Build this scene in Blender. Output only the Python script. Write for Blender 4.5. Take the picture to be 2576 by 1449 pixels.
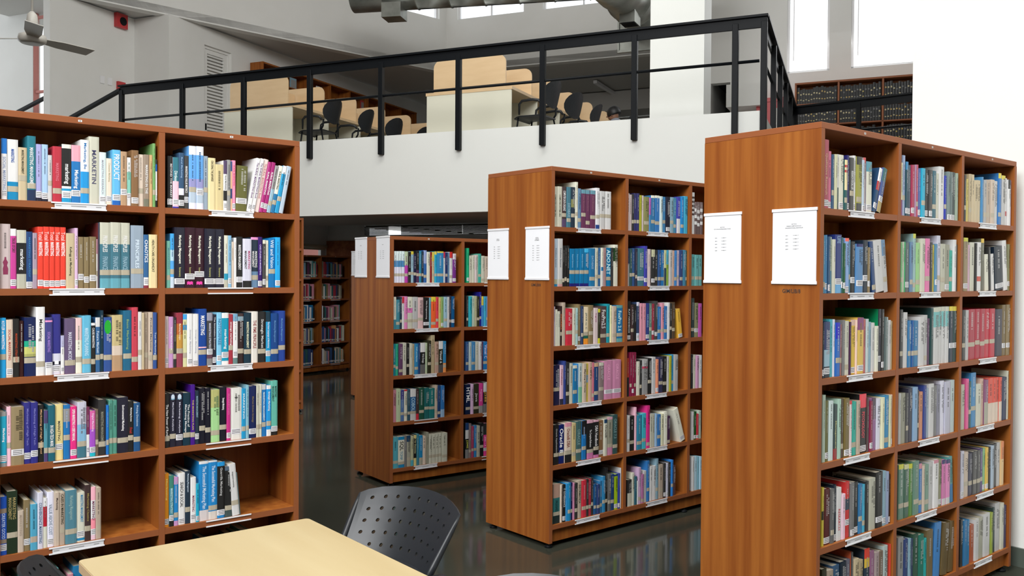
import bpy, bmesh, math, random
from mathutils import Matrix, Vector
sc = bpy.context.scene
for o in list(bpy.data.objects): bpy.data.objects.remove(o)
col = sc.collection
# ------------------------------------------------------------------ camera
EYE = 1.531
cam_d = bpy.data.cameras.new('camera'); cam = bpy.data.objects.new('camera', cam_d); col.objects.link(cam)
cam_d.sensor_width = 36; cam_d.lens = 2222.32*36/2576; cam_d.clip_start = .05; cam_d.clip_end = 200
PITCH, ROLL = -0.0157, 0.0068
_fw = Vector((0, math.cos(PITCH), math.sin(PITCH))); _zc = Vector((0, -math.sin(PITCH), math.cos(PITCH))); _x = Vector((1, 0, 0))
_rt = _x*math.cos(ROLL)+_zc*math.sin(ROLL); _up = -_x*math.sin(ROLL)+_zc*math.cos(ROLL)
cam.matrix_world = Matrix(((_rt.x, _up.x, -_fw.x, 0), (_rt.y, _up.y, -_fw.y, 0), (_rt.z, _up.z, -_fw.z, EYE), (0, 0, 0, 1)))
sc.camera = cam
# ------------------------------------------------------------------ light and exposure
W = bpy.data.worlds.new('sky'); sc.world = W; W.use_nodes = True
_bg = W.node_tree.nodes['Background']; _bg.inputs[0].default_value = (0.93, 0.97, 1.0, 1); _bg.inputs[1].default_value = 1.7
vs = sc.view_settings; vs.view_transform = 'Standard'; vs.look = 'None'; vs.gamma = 1; vs.use_curve_mapping = False
vs.exposure = 0.1
def area(name, loc, target, sx, sy, power, color=(1, .98, .95), spread=180):
    d = bpy.data.lights.new(name, 'AREA'); d.shape = 'RECTANGLE'; d.size = sx; d.size_y = sy; d.energy = power; d.color = color; d.spread = math.radians(spread)
    o = bpy.data.objects.new(name, d); col.objects.link(o); o.location = loc
    o.rotation_euler = (Vector(target)-Vector(loc)).to_track_quat('-Z', 'Y').to_euler()
    return o
area('window_daylight_left', (-3.2, -2.2, 5.4), (1.0, 4.2, 1.0), 3.2, 2.4, 165, (.98, .99, 1), 100)
area('overhead_fill', (-.4, .4, 8.4), (0, 6.5, 2.8), 6, 4, 980, (1, .99, .97))  # added overhead lamp below a closed ceiling, set for steep light on the shelves
area('gallery_fill', (-1.0, 8.2, 8.45), (-.5, 15.5, 4.6), 6, 2.4, 350, (1, .99, .96))  # added fill lamp to brighten the upper gallery walls, no roof opening here
area('window_daylight_right', (6.0, 15.2, 6.9), (2.5, 7.5, 5.0), 2.4, 3.2, 80, (1, 1, 1))
# ------------------------------------------------------------------ helpers
rnd = random.Random(7)
def lin(h):
    if isinstance(h, tuple): return h
    if len(h) == 3: h = ''.join(c*2 for c in h)
    r = []
    for i in (0, 2, 4):
        c = int(h[i:i+2], 16)/255
        r.append(c/12.92 if c <= .04045 else ((c+.055)/1.055)**2.4)
    return (r[0], r[1], r[2], 1)
def tag(o, label=None, cat=None, group=None, kind=None):
    if label: o['label'] = label
    if cat: o['category'] = cat
    if group: o['group'] = group
    if kind: o['kind'] = kind
    return o
def empty(name, loc=(0, 0, 0), rz=0, label=None, cat=None, group=None):
    o = bpy.data.objects.new(name, None); col.objects.link(o); o.location = loc; o.rotation_euler = (0, 0, rz); o.empty_display_size = .1
    return tag(o, label, cat, group)
class MB:
    def __init__(s): s.v = []; s.f = []; s.c = []; s.m = []; s.xf = None; s.color = (1, 1, 1, 1); s.mi = 0
    def pt(s, p):
        if s.xf is not None: p = s.xf @ Vector(p)
        s.v.append((p[0], p[1], p[2])); return len(s.v)-1
    def face(s, pts, c=None, mi=None):
        s.f.append([s.pt(p) for p in pts]); s.c.append(c or s.color); s.m.append(s.mi if mi is None else mi)
    def box(s, x0, x1, y0, y1, z0, z1, c=None, mi=None):
        i = [s.pt(p) for p in ((x0,y0,z0),(x1,y0,z0),(x1,y1,z0),(x0,y1,z0),(x0,y0,z1),(x1,y0,z1),(x1,y1,z1),(x0,y1,z1))]
        for q in ((3,2,1,0),(4,5,6,7),(0,1,5,4),(1,2,6,5),(2,3,7,6),(3,0,4,7)):
            s.f.append([i[k] for k in q]); s.c.append(c or s.color); s.m.append(s.mi if mi is None else mi)
        return s
    def prism(s, poly, z0, z1, c=None, mi=None):           # poly counter-clockwise in xy
        a = [s.pt((x, y, z0)) for x, y in poly]; b = [s.pt((x, y, z1)) for x, y in poly]; n = len(poly)
        for fc in [a[::-1], b]+[[a[k], a[(k+1) % n], b[(k+1) % n], b[k]] for k in range(n)]:
            s.f.append(fc); s.c.append(c or s.color); s.m.append(s.mi if mi is None else mi)
        return s
    def lathe(s, prof, n=16, c=None, cap=True):            # prof: (r, z)
        rings = [[s.pt((r*math.cos(2*math.pi*k/n), r*math.sin(2*math.pi*k/n), z)) for k in range(n)] for r, z in prof]
        for a, b in zip(rings, rings[1:]):
            for k in range(n): s.f.append([a[k], a[(k+1) % n], b[(k+1) % n], b[k]]); s.c.append(c or s.color); s.m.append(s.mi)
        if cap:
            s.f.append(rings[0][::-1]); s.c.append(c or s.color); s.m.append(s.mi); s.f.append(rings[-1]); s.c.append(c or s.color); s.m.append(s.mi)
        return s
    def tube(s, pts, r, n=8, c=None):
        pts = [Vector(p) for p in pts]; rings = []
        for i, p in enumerate(pts):
            d = (pts[min(i+1, len(pts)-1)]-pts[max(i-1, 0)]).normalized()
            a = d.orthogonal().normalized() if i == 0 else (a-d*a.dot(d)).normalized()
            b = d.cross(a); rr = r[i] if isinstance(r, (list, tuple)) else r
            rings.append([s.pt(p+(a*math.cos(2*math.pi*k/n)+b*math.sin(2*math.pi*k/n))*rr) for k in range(n)])
        for a_, b_ in zip(rings, rings[1:]):
            for k in range(n): s.f.append([a_[k], a_[(k+1) % n], b_[(k+1) % n], b_[k]]); s.c.append(c or s.color); s.m.append(s.mi)
        for fc in (rings[0][::-1], rings[-1]): s.f.append(fc); s.c.append(c or s.color); s.m.append(s.mi)
        return s
    def mesh(s, name, mats, smooth=False):
        me = bpy.data.meshes.new(name); me.from_pydata(s.v, [], s.f)
        for m in (mats if isinstance(mats, (list, tuple)) else [mats]): me.materials.append(m)
        if any(s.m): me.polygons.foreach_set('material_index', s.m)
        at = me.color_attributes.new('Col', 'FLOAT_COLOR', 'CORNER'); buf = []
        for fc, c in zip(s.f, s.c): buf.extend(list(c)*len(fc))
        at.data.foreach_set('color', buf)
        if smooth: me.polygons.foreach_set('use_smooth', [True]*len(s.f))
        me.update(); return me
    def build(s, name, mats, parent=None, loc=(0, 0, 0), rz=0, smooth=False):
        o = bpy.data.objects.new(name, s.mesh(name, mats, smooth)); col.objects.link(o)
        o.location = loc; o.rotation_euler = (0, 0, rz)
        if parent: o.parent = parent
        return o
def part(name, mat, parent, *boxes):
    m = MB()
    for b in boxes: m.box(*b)
    return m.build(name, mat, parent)
def bevel(o, w=.003, seg=2):
    b = o.modifiers.new('bevel', 'BEVEL'); b.width = w; b.segments = seg; b.limit_method = 'ANGLE'; return o
def copy_tree(o, parent=None):
    c = o.copy(); col.objects.link(c); c.parent = parent
    for ch in kids.get(o.name, []): copy_tree(ch, c)
    return c
kids = {}
def index_kids(o):
    kids[o.name] = list(o.children)
    for ch in o.children: index_kids(ch)
# ------------------------------------------------------------------ materials
def mat(name, color=(.8, .8, .8), rough=.5, metal=0, spec=.5, attr=False, noise=None, bump=None, coat=0):
    m = bpy.data.materials.new(name); m.use_nodes = True; nt = m.node_tree; b = nt.nodes['Principled BSDF']
    c = lin(color) if isinstance(color, str) else tuple(color)+((1,) if len(color) == 3 else ())
    b.inputs['Base Color'].default_value = c; b.inputs['Roughness'].default_value = rough; b.inputs['Metallic'].default_value = metal
    b.inputs['Specular IOR Level'].default_value = spec; b.inputs['Coat Weight'].default_value = coat
    if attr:
        a = nt.nodes.new('ShaderNodeAttribute'); a.attribute_name = 'Col'; nt.links.new(a.outputs['Color'], b.inputs['Base Color'])
    tc = nt.nodes.new('ShaderNodeTexCoord')
    if noise:                                             # (scale xyz, detail, second colour, low, high)
        mp = nt.nodes.new('ShaderNodeMapping'); mp.inputs['Scale'].default_value = noise[0]; nt.links.new(tc.outputs['Object'], mp.inputs[0])
        n = nt.nodes.new('ShaderNodeTexNoise'); n.inputs['Scale'].default_value = 1; n.inputs['Detail'].default_value = noise[1]; nt.links.new(mp.outputs[0], n.inputs[0])
        r = nt.nodes.new('ShaderNodeValToRGB'); r.color_ramp.elements[0].position = noise[3]; r.color_ramp.elements[1].position = noise[4]
        r.color_ramp.elements[0].color = c; r.color_ramp.elements[1].color = lin(noise[2]) if isinstance(noise[2], str) else tuple(noise[2])+(1,)
        nt.links.new(n.outputs[0], r.inputs[0]); nt.links.new(r.outputs[0], b.inputs['Base Color'])
        if bump:
            bp = nt.nodes.new('ShaderNodeBump'); bp.inputs['Strength'].default_value = bump; nt.links.new(n.outputs[0], bp.inputs['Height']); nt.links.new(bp.outputs[0], b.inputs['Normal'])
    return m
M_ = {}
M_['wood'] = mat('cherry_laminate', (.215, .056, .010), .5, spec=.22, noise=((22, 22, .8), 8, (.36, .122, .022), .32, .68))
M_['edge'] = mat('cherry_edge_band', (.28, .09, .032), .5, spec=.25)
M_['floor'] = mat('polished_kota_stone', (.034, .038, .029), .1, noise=((.9, .9, 1), 5, (.06, .062, .046), .3, .7))
M_['wall'] = mat('white_paint', (.74, .74, .715), .7, noise=((2, 2, 2), 3, (.77, .77, .75), .3, .7))
M_['fascia'] = mat('white_fascia_paint', (.80, .82, .79), .6)
M_['rear'] = mat('dark_rear_wall', (.22, .15, .10), .6)  # invented dark tone for the unseen rear walls, cuts bounced light
M_['soffit'] = mat('grey_soffit_paint', (.56, .55, .52), .8)
M_['black'] = mat('black_painted_steel', (.0045, .006, .008), .5, spec=.18)
M_['beech'] = mat('beech_laminate', (.66, .47, .27), .4, noise=((3, 3, 14), 4, (.71, .52, .31), .3, .7))
M_['table'] = mat('maple_laminate', (.46, .355, .185), .38, spec=.3, noise=((1.3, 9, 9), 5, (.53, .43, .245), .25, .75))
M_['table_edge'] = mat('maple_edge', (.62, .44, .25), .4)
M_['cream'] = mat('cream_laminate', (.70, .69, .57), .5)
M_['plastic'] = mat('black_polypropylene', (.011, .0135, .017), .42, spec=.5)
M_['duct'] = mat('galvanised_steel', (.20, .21, .19), .4, metal=.7, noise=((4, 4, 4), 5, (.34, .35, .32), .3, .7))
M_['cover'] = mat('printed_cover', attr=True, rough=.38)
M_['paper'] = mat('paper', attr=True, rough=.75, spec=.2)
M_['page'] = mat('book_pages', (.70, .64, .52), .85, spec=.1, noise=((900, 3, 3), 2, (.56, .51, .40), .3, .7))
M_['white_plastic'] = mat('white_plastic', (.82, .82, .84), .35)
M_['ink'] = mat('ink', (.03, .025, .025), .6)
M_['red'] = mat('red_enamel', (.50, .035, .04), .3)
M_['laterite'] = mat('laterite_stone', (.22, .055, .018), .85, noise=((7, 7, 7), 8, (.42, .14, .05), .35, .65), bump=.6)
M_['dark'] = mat('recess_shade', (.02, .019, .018), .9)  # shade put into the colour: near-black walls for the unlit recess
M_['fan'] = mat('fan_enamel', (.62, .60, .55), .35)
M_['skin'] = mat('skin', (.25, .12, .07), .5)
M_['hair'] = mat('black_hair', (.006, .006, .007), .5)
M_['shirt'] = mat('grey_shirt', (.22, .24, .28), .8)
M_['skirting'] = mat('green_kota_skirting', (.085, .105, .088), .3)
M_['leaf'] = mat('tree_leaves', (.06, .16, .02), .7)
M_['pink'] = mat('pink_render_and_glare', (.62, .25, .22), .8)
M_['blind'] = mat('slatted_blind', (.055, .05, .035), .8)
def glassmat():
    m = bpy.data.materials.new('window_glass'); m.use_nodes = True; nt = m.node_tree; nt.nodes.remove(nt.nodes['Principled BSDF'])
    t = nt.nodes.new('ShaderNodeBsdfTransparent'); g = nt.nodes.new('ShaderNodeBsdfGlossy'); g.inputs['Roughness'].default_value = .02
    x = nt.nodes.new('ShaderNodeMixShader'); x.inputs[0].default_value = .06
    nt.links.new(t.outputs[0], x.inputs[1]); nt.links.new(g.outputs[0], x.inputs[2]); nt.links.new(x.outputs[0], nt.nodes['Material Output'].inputs[0]); return m
M_['glass'] = glassmat()
# ------------------------------------------------------------------ gallery frame: a along the gallery edge, b into the depth
MA = math.radians(-24.08); P0 = Vector((2.644, 9.299))
mv = Vector((math.cos(MA), math.sin(MA))); nv = Vector((-math.sin(MA), math.cos(MA)))
def G(a, b, z=0):
    p = P0+mv*a+nv*b; return (p.x, p.y, z)
def gstruct(name, mat_, *boxes, parent=None):               # boxes in gallery coordinates
    m = MB()
    for b in boxes: m.box(*b)
    if parent: return m.build(name, mat_, parent)
    o = m.build(name, mat_, None, (P0.x, P0.y, 0), MA); return tag(o, kind='structure')
def gwall(name, mat_, a0, b0, a1, b1, z0, z1, t=.12, parent=None):   # an upright slab between two plan points, thickness to its left
    d = Vector((a1-a0, b1-b0)).normalized(); nrm = Vector((-d.y, d.x))*t
    m = MB(); m.prism([(a0, b0), (a1, b1), (a1+nrm.x, b1+nrm.y), (a0+nrm.x, b0+nrm.y)], z0, z1)
    if parent: return m.build(name, mat_, parent)
    return tag(m.build(name, mat_, None, (P0.x, P0.y, 0), MA), kind='structure')
# ================================================================== the setting
fl = MB(); fl.box(-16, 12, -9, 26, -.1, 0)
tag(fl.build('floor', M_['floor']), kind='structure')
rf = MB(); rf.prism([(-20, -17), (6, -17), (6, 7.2), (-2.0, 7.2), (-2.0, 8.5), (-8.35, 8.5), (-11.3, 1.55), (-20, 1.55)], 8.6, 8.75)
tag(rf.build('ceiling', M_['wall'], None, (P0.x, P0.y, 0), MA), kind='structure')
hb = MB(); hb.box(-10.5, 9.5, -5.6, -5.4, 0, 8.6); tag(hb.build('wall_back', M_['rear']), kind='structure')
hl = MB(); hl.box(-10.7, -10.5, -5.6, 11.5, 0, 8.6); tag(hl.build('wall_hall_left', M_['rear']), kind='structure')
# right hand pier wall beside the near bookcase, with its stone skirting
TH = .6845
pv = Vector((math.sin(TH), -math.cos(TH))); pu = Vector((math.cos(TH), math.sin(TH)))
wr = MB(); wr.box(-.62, 6.5, 0, .5, 0, 8.6)          # local x runs towards the camera side, y away from the hall
PW = (2.705, 4.655)
tag(wr.build('wall_right', M_['fascia'], None, (PW[0], PW[1], 0), math.atan2(pv.y, pv.x)), kind='structure')
sk = MB(); sk.box(-.62, 6.5, -.014, 0, 0, .1)
tag(sk.build('baseboard_right', M_['skirting'], None, (PW[0], PW[1], 0), math.atan2(pv.y, pv.x)), kind='structure')
FZ = 3.25                                                   # gallery floor level
gstruct('floor_mezzanine', M_['soffit'], (-12, -.2, 2.0, 16, 2.75, FZ), (-9.3, -.2, .12, 2.0, 3.0, FZ), (-.2, 8, 5.5, 16, 2.75, FZ), (-11.5, -9.3, 1.2, 2.0, 2.75, FZ))
fa = MB()
fa.prism([(-9.35, 0), (-.06, 0), (0, .06), (0, .14), (-9.35, .14)], 2.28, 3.27)
fa.build('wall_mezzanine', M_['fascia'], None, (P0.x, P0.y, 0), MA)['kind'] = 'structure'
gstruct('trim_1', M_['soffit'], (-9.35, 0, .14, 2.05, 2.282, 2.75))                       # deep edge beam behind the fascia
gwall('wall_mezzanine_return', M_['fascia'], 0, .14, -.3, 5.4, 2.28, 3.2, .14)
gwall('wall_mezzanine_far', M_['fascia'], -.3, 5.4, 8, 3.2, 2.28, 3.2, .14)
# under the gallery: back wall with stone dado and blinds, left wall with a window
gstruct('wall_under_gallery', M_['wall'], (-10.6, -9.62, 7, 7.2, 2.25, 2.75), (-9.62, 4, 7, 7.2, 2.25, 2.36), (-9.62, 4, 7, 7.2, 2.58, 2.75))
gstruct('wall_stone', M_['laterite'], (-10.6, 4, 6.95, 7.2, 0, 2.25))
gstruct('wall_left_lower', M_['wall'], (-10.75, -10.6, 2.5, 5.3, 0, 2.75), (-10.75, -10.6, 6.95, 7.2, 0, 2.75), (-10.75, -10.6, 5.3, 6.95, 0, .9), (-10.75, -10.6, 5.3, 6.95, 2.14, 2.75))
wf = gstruct('window_1', M_['white_plastic'], (-10.7, -10.63, 5.3, 6.95, .9, .95), (-10.7, -10.63, 5.3, 6.95, 2.1, 2.14), (-10.7, -10.63, 5.3, 5.35, .95, 2.1), (-10.7, -10.63, 6.78, 6.95, .95, 2.1), (-10.7, -10.63, 6.1, 6.14, .95, 2.1))
gstruct('pane', M_['glass'], (-10.672, -10.668, 5.35, 6.78, .95, 2.1), parent=wf)
# blind strip high on the back wall: slats with a gap that shows the day
wb = gstruct('window_2', M_['blind'], (-9.62, 4, 7.06, 7.1, 2.36, 2.375), (-9.62, 4, 7.06, 7.1, 2.565, 2.58))
for a0, a1 in ((-9.62, -9.02), (-8.68, -7.2), (-7.17, -5.5), (-5.47, -3.5)):
    for k in range(7): gstruct('slat', M_['blind'], (a0, a1, 7.0, 7.045, 2.378+k*.027, 2.399+k*.027), parent=wb)
# upper left walls (landing) and the louvred door
gstruct('wall_left_upper', M_['wall'], (-11.6, -11.45, .57, 2.3, FZ, 6.1))
gstruct('wall_left_nib', M_['wall'], (-11.6, -10.62, 2.3, 2.45, 2.75, 6.1))
gstruct('wall_left_far', M_['wall'], (-10.78, -10.62, 2.45, 3.17, 2.75, 6.1), (-10.78, -10.62, 3.89, 16, 2.75, 6.1), (-10.78, -10.62, 3.17, 3.89, 5.77, 6.1), (-10.78, -10.73, 3.17, 3.89, 2.75, 5.77))
# wall left of the slit window, beyond the stair
gstruct('wall_left', M_['wall'], (-20, -12.87, 1.35, 1.5, 0, 8.6), (-12.87, -12.3, 1.35, 1.5, 0, 2.6), (-12.3, -11.6, 1.35, 1.5, 0, 8.6))
ws = gstruct('window_3', M_['pink'], (-12.87, -12.855, 1.36, 1.46, 2.6, 8.6), (-12.84, -12.3, 1.38, 1.44, 4.7, 4.74), (-12.84, -12.3, 1.38, 1.44, 6.02, 6.06))  # pink frame colour stands in for light glaring along the slit's edges
gstruct('pane', M_['glass'], (-12.84, -12.3, 1.41, 1.414, 2.6, 8.6), parent=ws)
# clerestory: two wings that hang over the gallery, windows above
LC = (-8.25, 8.22)
def wing(n, a0, b0, a1, b1, gaps):
    d = Vector((a1-a0, b1-b0)); L = d.length; d.normalize(); ang = math.atan2(d.y, d.x)+MA
    g = G(a0, b0)
    m = MB(); m.box(0, L, 0, .2, 6.1, 7.27); m.box(0, L, 0, .2, 8.45, 8.6)
    x = 0
    for s, e in gaps:
        m.box(x, s, 0, .2, 7.27, 8.45); x = e
    m.box(x, L, 0, .2, 7.27, 8.45)
    tag(m.build('wall_clerestory_'+n, M_['wall'], None, (g[0], g[1], 0), ang), kind='structure')
    for i, (s, e) in enumerate(gaps):
        w = MB(); t = .035
        for q in ((s, e, .08, .14, 7.27, 7.27+t), (s, e, .08, .14, 8.45-t, 8.45), (s, s+t, .08, .14, 7.3, 8.42), (e-t, e, .08, .14, 7.3, 8.42), ((s+e)/2-.015, (s+e)/2+.015, .08, .14, 7.3, 8.42)): w.box(*q)
        o = tag(w.build('window_%d' % (wing.n), M_['white_plastic'], None, (g[0], g[1], 0), ang), kind='structure'); wing.n += 1
        part('pane', M_['glass'], o, (s+t, (s+e)/2-.015, .108, .112, 7.3, 8.42)); part('pane', M_['glass'], o, ((s+e)/2+.015, e-t, .108, .112, 7.3, 8.42))
wing.n = 4
wing('left', -12.2, -1.29, LC[0], LC[1], [(1.2, 3.0), (7.9, 10.1)])
wing('right', LC[0], LC[1], -2.15, LC[1]+.12, [(.28, 1.9), (2.35, 4.15), (4.5, 5.9)])
cl = MB(); cl.prism([(-13.5, -1.29), (-12.2, -1.29), LC, (-2.15, LC[1]+.12), (-2.15, 16), (-13.5, 16)], 6.125, 6.25)
tag(cl.build('ceiling_low', M_['soffit'], None, (P0.x, P0.y, 0), MA), kind='structure')
gstruct('wall_far', M_['wall'], (-10.8, -2.15, 15.2, 15.35, FZ, 6.1))
gstruct('trim_2', M_['soffit'], (-8, -2.15, 11.6, 12.1, 5.62, 6.1))                       # ceiling beam
gstruct('trim_3', M_['wall'], (-3.0, -2.15, 8.4, 12, 5.75, 6.1))
# window wall at the right, with tall windows above the bound volumes
B7 = 7.0
gstruct('wall_windows', M_['wall'], (-2.1, -1.64, B7, B7+.2, 5.1, 8.6), (-2.1, -2.03, B7, B7+.2, FZ, 5.1), (-1.64, -.64, B7, B7+.2, FZ, 8.6), (-.64, 8, B7, B7+.2, FZ, 5.17), (.08, .44, B7, B7+.2, 5.17, 8.6), (1.75, 8, B7, B7+.2, 5.17, 8.6))
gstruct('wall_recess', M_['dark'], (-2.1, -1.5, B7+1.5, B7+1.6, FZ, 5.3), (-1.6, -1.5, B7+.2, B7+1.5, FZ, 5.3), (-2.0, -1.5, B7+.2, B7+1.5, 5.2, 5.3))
gstruct('wall_right_return', M_['wall'], (-2.15, -2.0, B7, 16, FZ, 8.6))
for i, (s, e) in enumerate(((-.64, .08), (.44, 1.75))):
    t = .04; o = gstruct('window_%d' % (20+i), M_['white_plastic'], (s, s+t, B7+.05, B7+.12, 5.17, 8.6), (e-t, e, B7+.05, B7+.12, 5.17, 8.6), (s, e, B7+.05, B7+.12, 5.17, 5.21), (s+.1, s+.115, B7+.06, B7+.1, 5.4, 8.6))
    gstruct('pane', M_['glass'], (s+t, e-t, B7+.083, B7+.087, 5.21, 8.6), parent=o)
gstruct('wall_right_far', M_['wall'], (4.5, 4.65, -9, B7+.2, 0, 8.6))
gstruct('wall_stair', M_['wall'], (-11.6, -10.6, 2.3, 2.45, 0, 2.75))
gstruct('wall_column', M_['fascia'], (-1.79, -1.07, 2.0, 2.45, 2.75, 8.6))                # square white column on the gallery
gstruct('trim_4', M_['wall'], (-1.62, -1.0, B7-.5, B7, 4.55, 4.95))
# ================================================================== lettering
_txt = {}
def text_geo(texts):
    todo = [t for t in dict.fromkeys(texts) if t not in _txt]; obs = []
    for t in todo:
        cu = bpy.data.curves.new('t', 'FONT'); cu.body = t; cu.resolution_u = 2; cu.offset = .012
        o = bpy.data.objects.new('t', cu); col.objects.link(o); obs.append((t, o, cu))
    bpy.context.view_layer.update(); dg = bpy.context.evaluated_depsgraph_get()
    for t, o, cu in obs:
        e = o.evaluated_get(dg); me = e.to_mesh(); vs_ = [(v.co.x, v.co.y) for v in me.vertices]; fs = [list(p.vertices) for p in me.polygons]
        x0 = min(v[0] for v in vs_); x1 = max(v[0] for v in vs_); y0 = min(v[1] for v in vs_); y1 = max(v[1] for v in vs_)
        _txt[t] = ([((x-x0)/(x1-x0+1e-9), (y-y0)/(y1-y0+1e-9)) for x, y in vs_], fs); e.to_mesh_clear()
    for t, o, cu in obs: bpy.data.objects.remove(o); bpy.data.curves.remove(cu)
def put_text(mb, t, o, ex, ey, c):                          # o corner, ex full advance vector, ey full height vector
    vs_, fs = _txt[t]; o = Vector(o); ex = Vector(ex); ey = Vector(ey); base = [o+ex*x+ey*y for x, y in vs_]
    k = [mb.pt(p) for p in base]
    for f in fs: mb.f.append([k[i] for i in f]); mb.c.append(c); mb.m.append(mb.mi)
# ================================================================== bookcases
P3 = 1/3.; WB = .6; TB = .025; DEP = .5627
def bookcase(key, loc, th, nb, rows, label, signs=True, holders=True, paper=(), mark=None, seed=1):
    H = 2.13-(6-rows)*P3; L = nb*WB+TB
    r = empty('bookcase', (loc[0], loc[1], 0), th, label, 'bookcase', 'double-sided cherry bookcases in the reading hall'); R = random.Random(seed)
    zb = H-rows*P3
    part('end_panel', M_['wood'], r, (0, TB, 0, DEP, .03, H-TB)); part('end_panel', M_['wood'], r, (L-TB, L, 0, DEP, .03, H-TB))
    bevel(part('top_board', M_['edge'], r, (0, L, 0, DEP, H-TB, H)), .0015, 1)
    part('end_panel_edge', M_['edge'], r, (0.0005, TB-.0005, -.0012, 0, .03, H-TB)); part('end_panel_edge', M_['edge'], r, (L-TB+.0005, L-.0005, -.0012, 0, .03, H-TB))
    for k in range(1, nb):
        part('divider', M_['wood'], r, (k*WB, k*WB+TB, 0, DEP, zb, H-TB)); part('divider_edge', M_['edge'], r, (k*WB+.0005, k*WB+TB-.0005, -.0012, 0, zb-TB, H-TB))
    part('back_panel', M_['wood'], r, (TB, L-TB, DEP/2-.006, DEP/2+.006, zb-TB, H-TB))
    part('plinth', M_['wood'], r, (TB, L-TB, .02, .038, .03, zb-TB)); part('plinth', M_['wood'], r, (TB, L-TB, DEP-.038, DEP-.02, .03, zb-TB))
    for k in range(nb):
        x0 = k*WB+TB; x1 = (k+1)*WB
        for j in range(1, rows+1):
            z = H-j*P3
            sh = part('shelf', M_['wood'], r, (x0, x1, .001, DEP/2-.006, z-TB, z)); part('shelf_edge', M_['edge'], sh, (x0, x1, -.0004, .001, z-TB, z))
            part('shelf', M_['wood'], r, (x0, x1, DEP/2+.006, DEP-.001, z-TB, z))
            if holders:
                s = x0+.3*(x1-x0)+R.uniform(-.01, .012); w = .2; dz = R.uniform(-.001, .001)
                h = part('label_holder', M_['white_plastic'], r, (s, s+w, -.0045, -.0012, z-.005+dz, z+.0005+dz), (s, s+w, -.0045, -.0012, z-.0265, z-.0215))
                if paper == 'all' or (j, k) in paper:
                    pm = MB(); pm.face([(s+.012, -.003, z-.0215), (s+w-.003, -.003, z-.0215), (s+w-.003, -.003, z-.006), (s+.012, -.003, z-.006)], lin('d8d8dc'))
                    for q, (a, l) in enumerate(((.016, .02), (.07, .055), (.16, .02))):
                        a += s; pm.face([(a, -.0034, z-.0148), (a+l, -.0034, z-.0148), (a+l, -.0034, z-.0118), (a, -.0034, z-.0118)], lin('999'))
                    pm.build('paper_label', M_['paper'], h)
        s = (x0+x1)/2+R.uniform(-.02, .03)
        st = MB(); st.face([(s, -.0006, H-.017), (s+.014, -.0006, H-.017), (s+.014, -.0006, H-.009), (s, -.0006, H-.009)], lin('ddd')); st.face([(s+.004, -.0009, H-.015), (s+.01, -.0009, H-.015), (s+.01, -.0009, H-.011), (s+.004, -.0009, H-.011)], lin('888')); st.build('number_sticker', M_['paper'], r)
    for x in (.03, L/2, L-.03):
        for y in (.035, DEP-.035):
            f = MB(); f.lathe([(.022, 0), (.024, .006), (.02, .013), (.01, .015), (.01, .032)], 12); f.build('foot', M_['black'], r, (x, y, 0), 0, True)
    if signs:
        for y0, y1 in ((.01, .215), (.362, .56)):
            s = MB(); s.face([(-.004, y1-.004, 1.51), (-.004, y0+.004, 1.51), (-.004, y0+.004, 1.79), (-.004, y1-.004, 1.79)], lin('f0f2f6'))
            ym = (y0+y1)/2; lines = signs[(y0 > .2)] if isinstance(signs, tuple) else None
            s.box(-.003, 0, y0+.004, y1-.004, 1.51, 1.79, lin('e8eaee'))
            hd, rows_ = lines if lines else (('SECTION',), 5)
            for q, t in enumerate(hd):
                wd = .0032*len(t)*1.05; zz = 1.735-q*.0075
                put_text(s, t, (-.0046, ym+wd/2, zz), (0, -wd, 0), (0, 0, .0042), lin('444'))
            for q in range(rows_):
                zz = 1.69-q*.0135
                put_text(s, 'DDC' if q == 0 else '65%d' % q, (-.0046, ym+.038, zz), (0, -.012, 0), (0, 0, .004), lin('555'))
                put_text(s, 'SUBJECT', (-.0046, ym+.004, zz), (0, -.026, 0), (0, 0, .004), lin('555'))
            h = s.build('notice', M_['paper'], r)
            bevel(part('notice_rail', M_['white_plastic'], h, (-.007, 0, y0, y1, 1.787, 1.8)), .0015, 1); bevel(part('notice_rail', M_['white_plastic'], h, (-.007, 0, y0, y1, 1.498, 1.511)), .0015, 1)
    if mark:
        t = MB(); put_text(t, mark, (-.0006, .165, 1.463), (0, -.082, 0), (0, 0, .016), lin('2a1008')); t.build('marker_lettering', M_['ink'], r)
    return r
SIGN_C = ((('SECTION', 'RESEARCH METHODOLOGY', 'ORGANIZATIONAL BEHAVIOUR'), 5), (('SECTION', 'PSYCHOLOGY/BUSINESS ETHICS'), 5))
SIGN_B = ((('SECTION', 'COMPUTERS', 'PROGRAMMING'), 7), (('SECTION', 'DATABASE'), 6))
text_geo(['SECTION', 'SUBJECT', 'DDC', 'GIM/LIB/8']+['65%d' % q for q in range(9)]+[t for s in SIGN_C+SIGN_B for t in s[0]])
CASES = {}
def place(key, o, th, nb, rows, right, label, **kw):
    u = Vector((math.cos(th), math.sin(th))); o = Vector(o); L = nb*WB+TB
    if right: o = o-u*L
    bookcase(key, o, th, nb, rows, label, **kw); CASES[key] = (o, th, nb, rows, 2.13-(6-rows)*P3)
place('A', (-.9723, 4.0383), .6831, 3, 6, True, 'tall cherry bookcase of marketing books behind the pale table, nearest on the left', paper={(1, 1), (2, 1), (3, 1), (5, 1), (1, 2), (3, 2)}, signs=False, seed=3)
place('B', (.2145, 4.891), .6993, 4, 6, False, 'tall cherry bookcase of computer books in the middle of the hall', paper='all', signs=SIGN_B, mark='GIM/LIB/8', seed=4)
place('C', (1.1923, 3.4257), .6845, 3, 6, False, 'tall cherry bookcase on the right, its end beside the white wall', paper='all', signs=SIGN_C, mark='GIM/LIB/8', seed=5)
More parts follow.
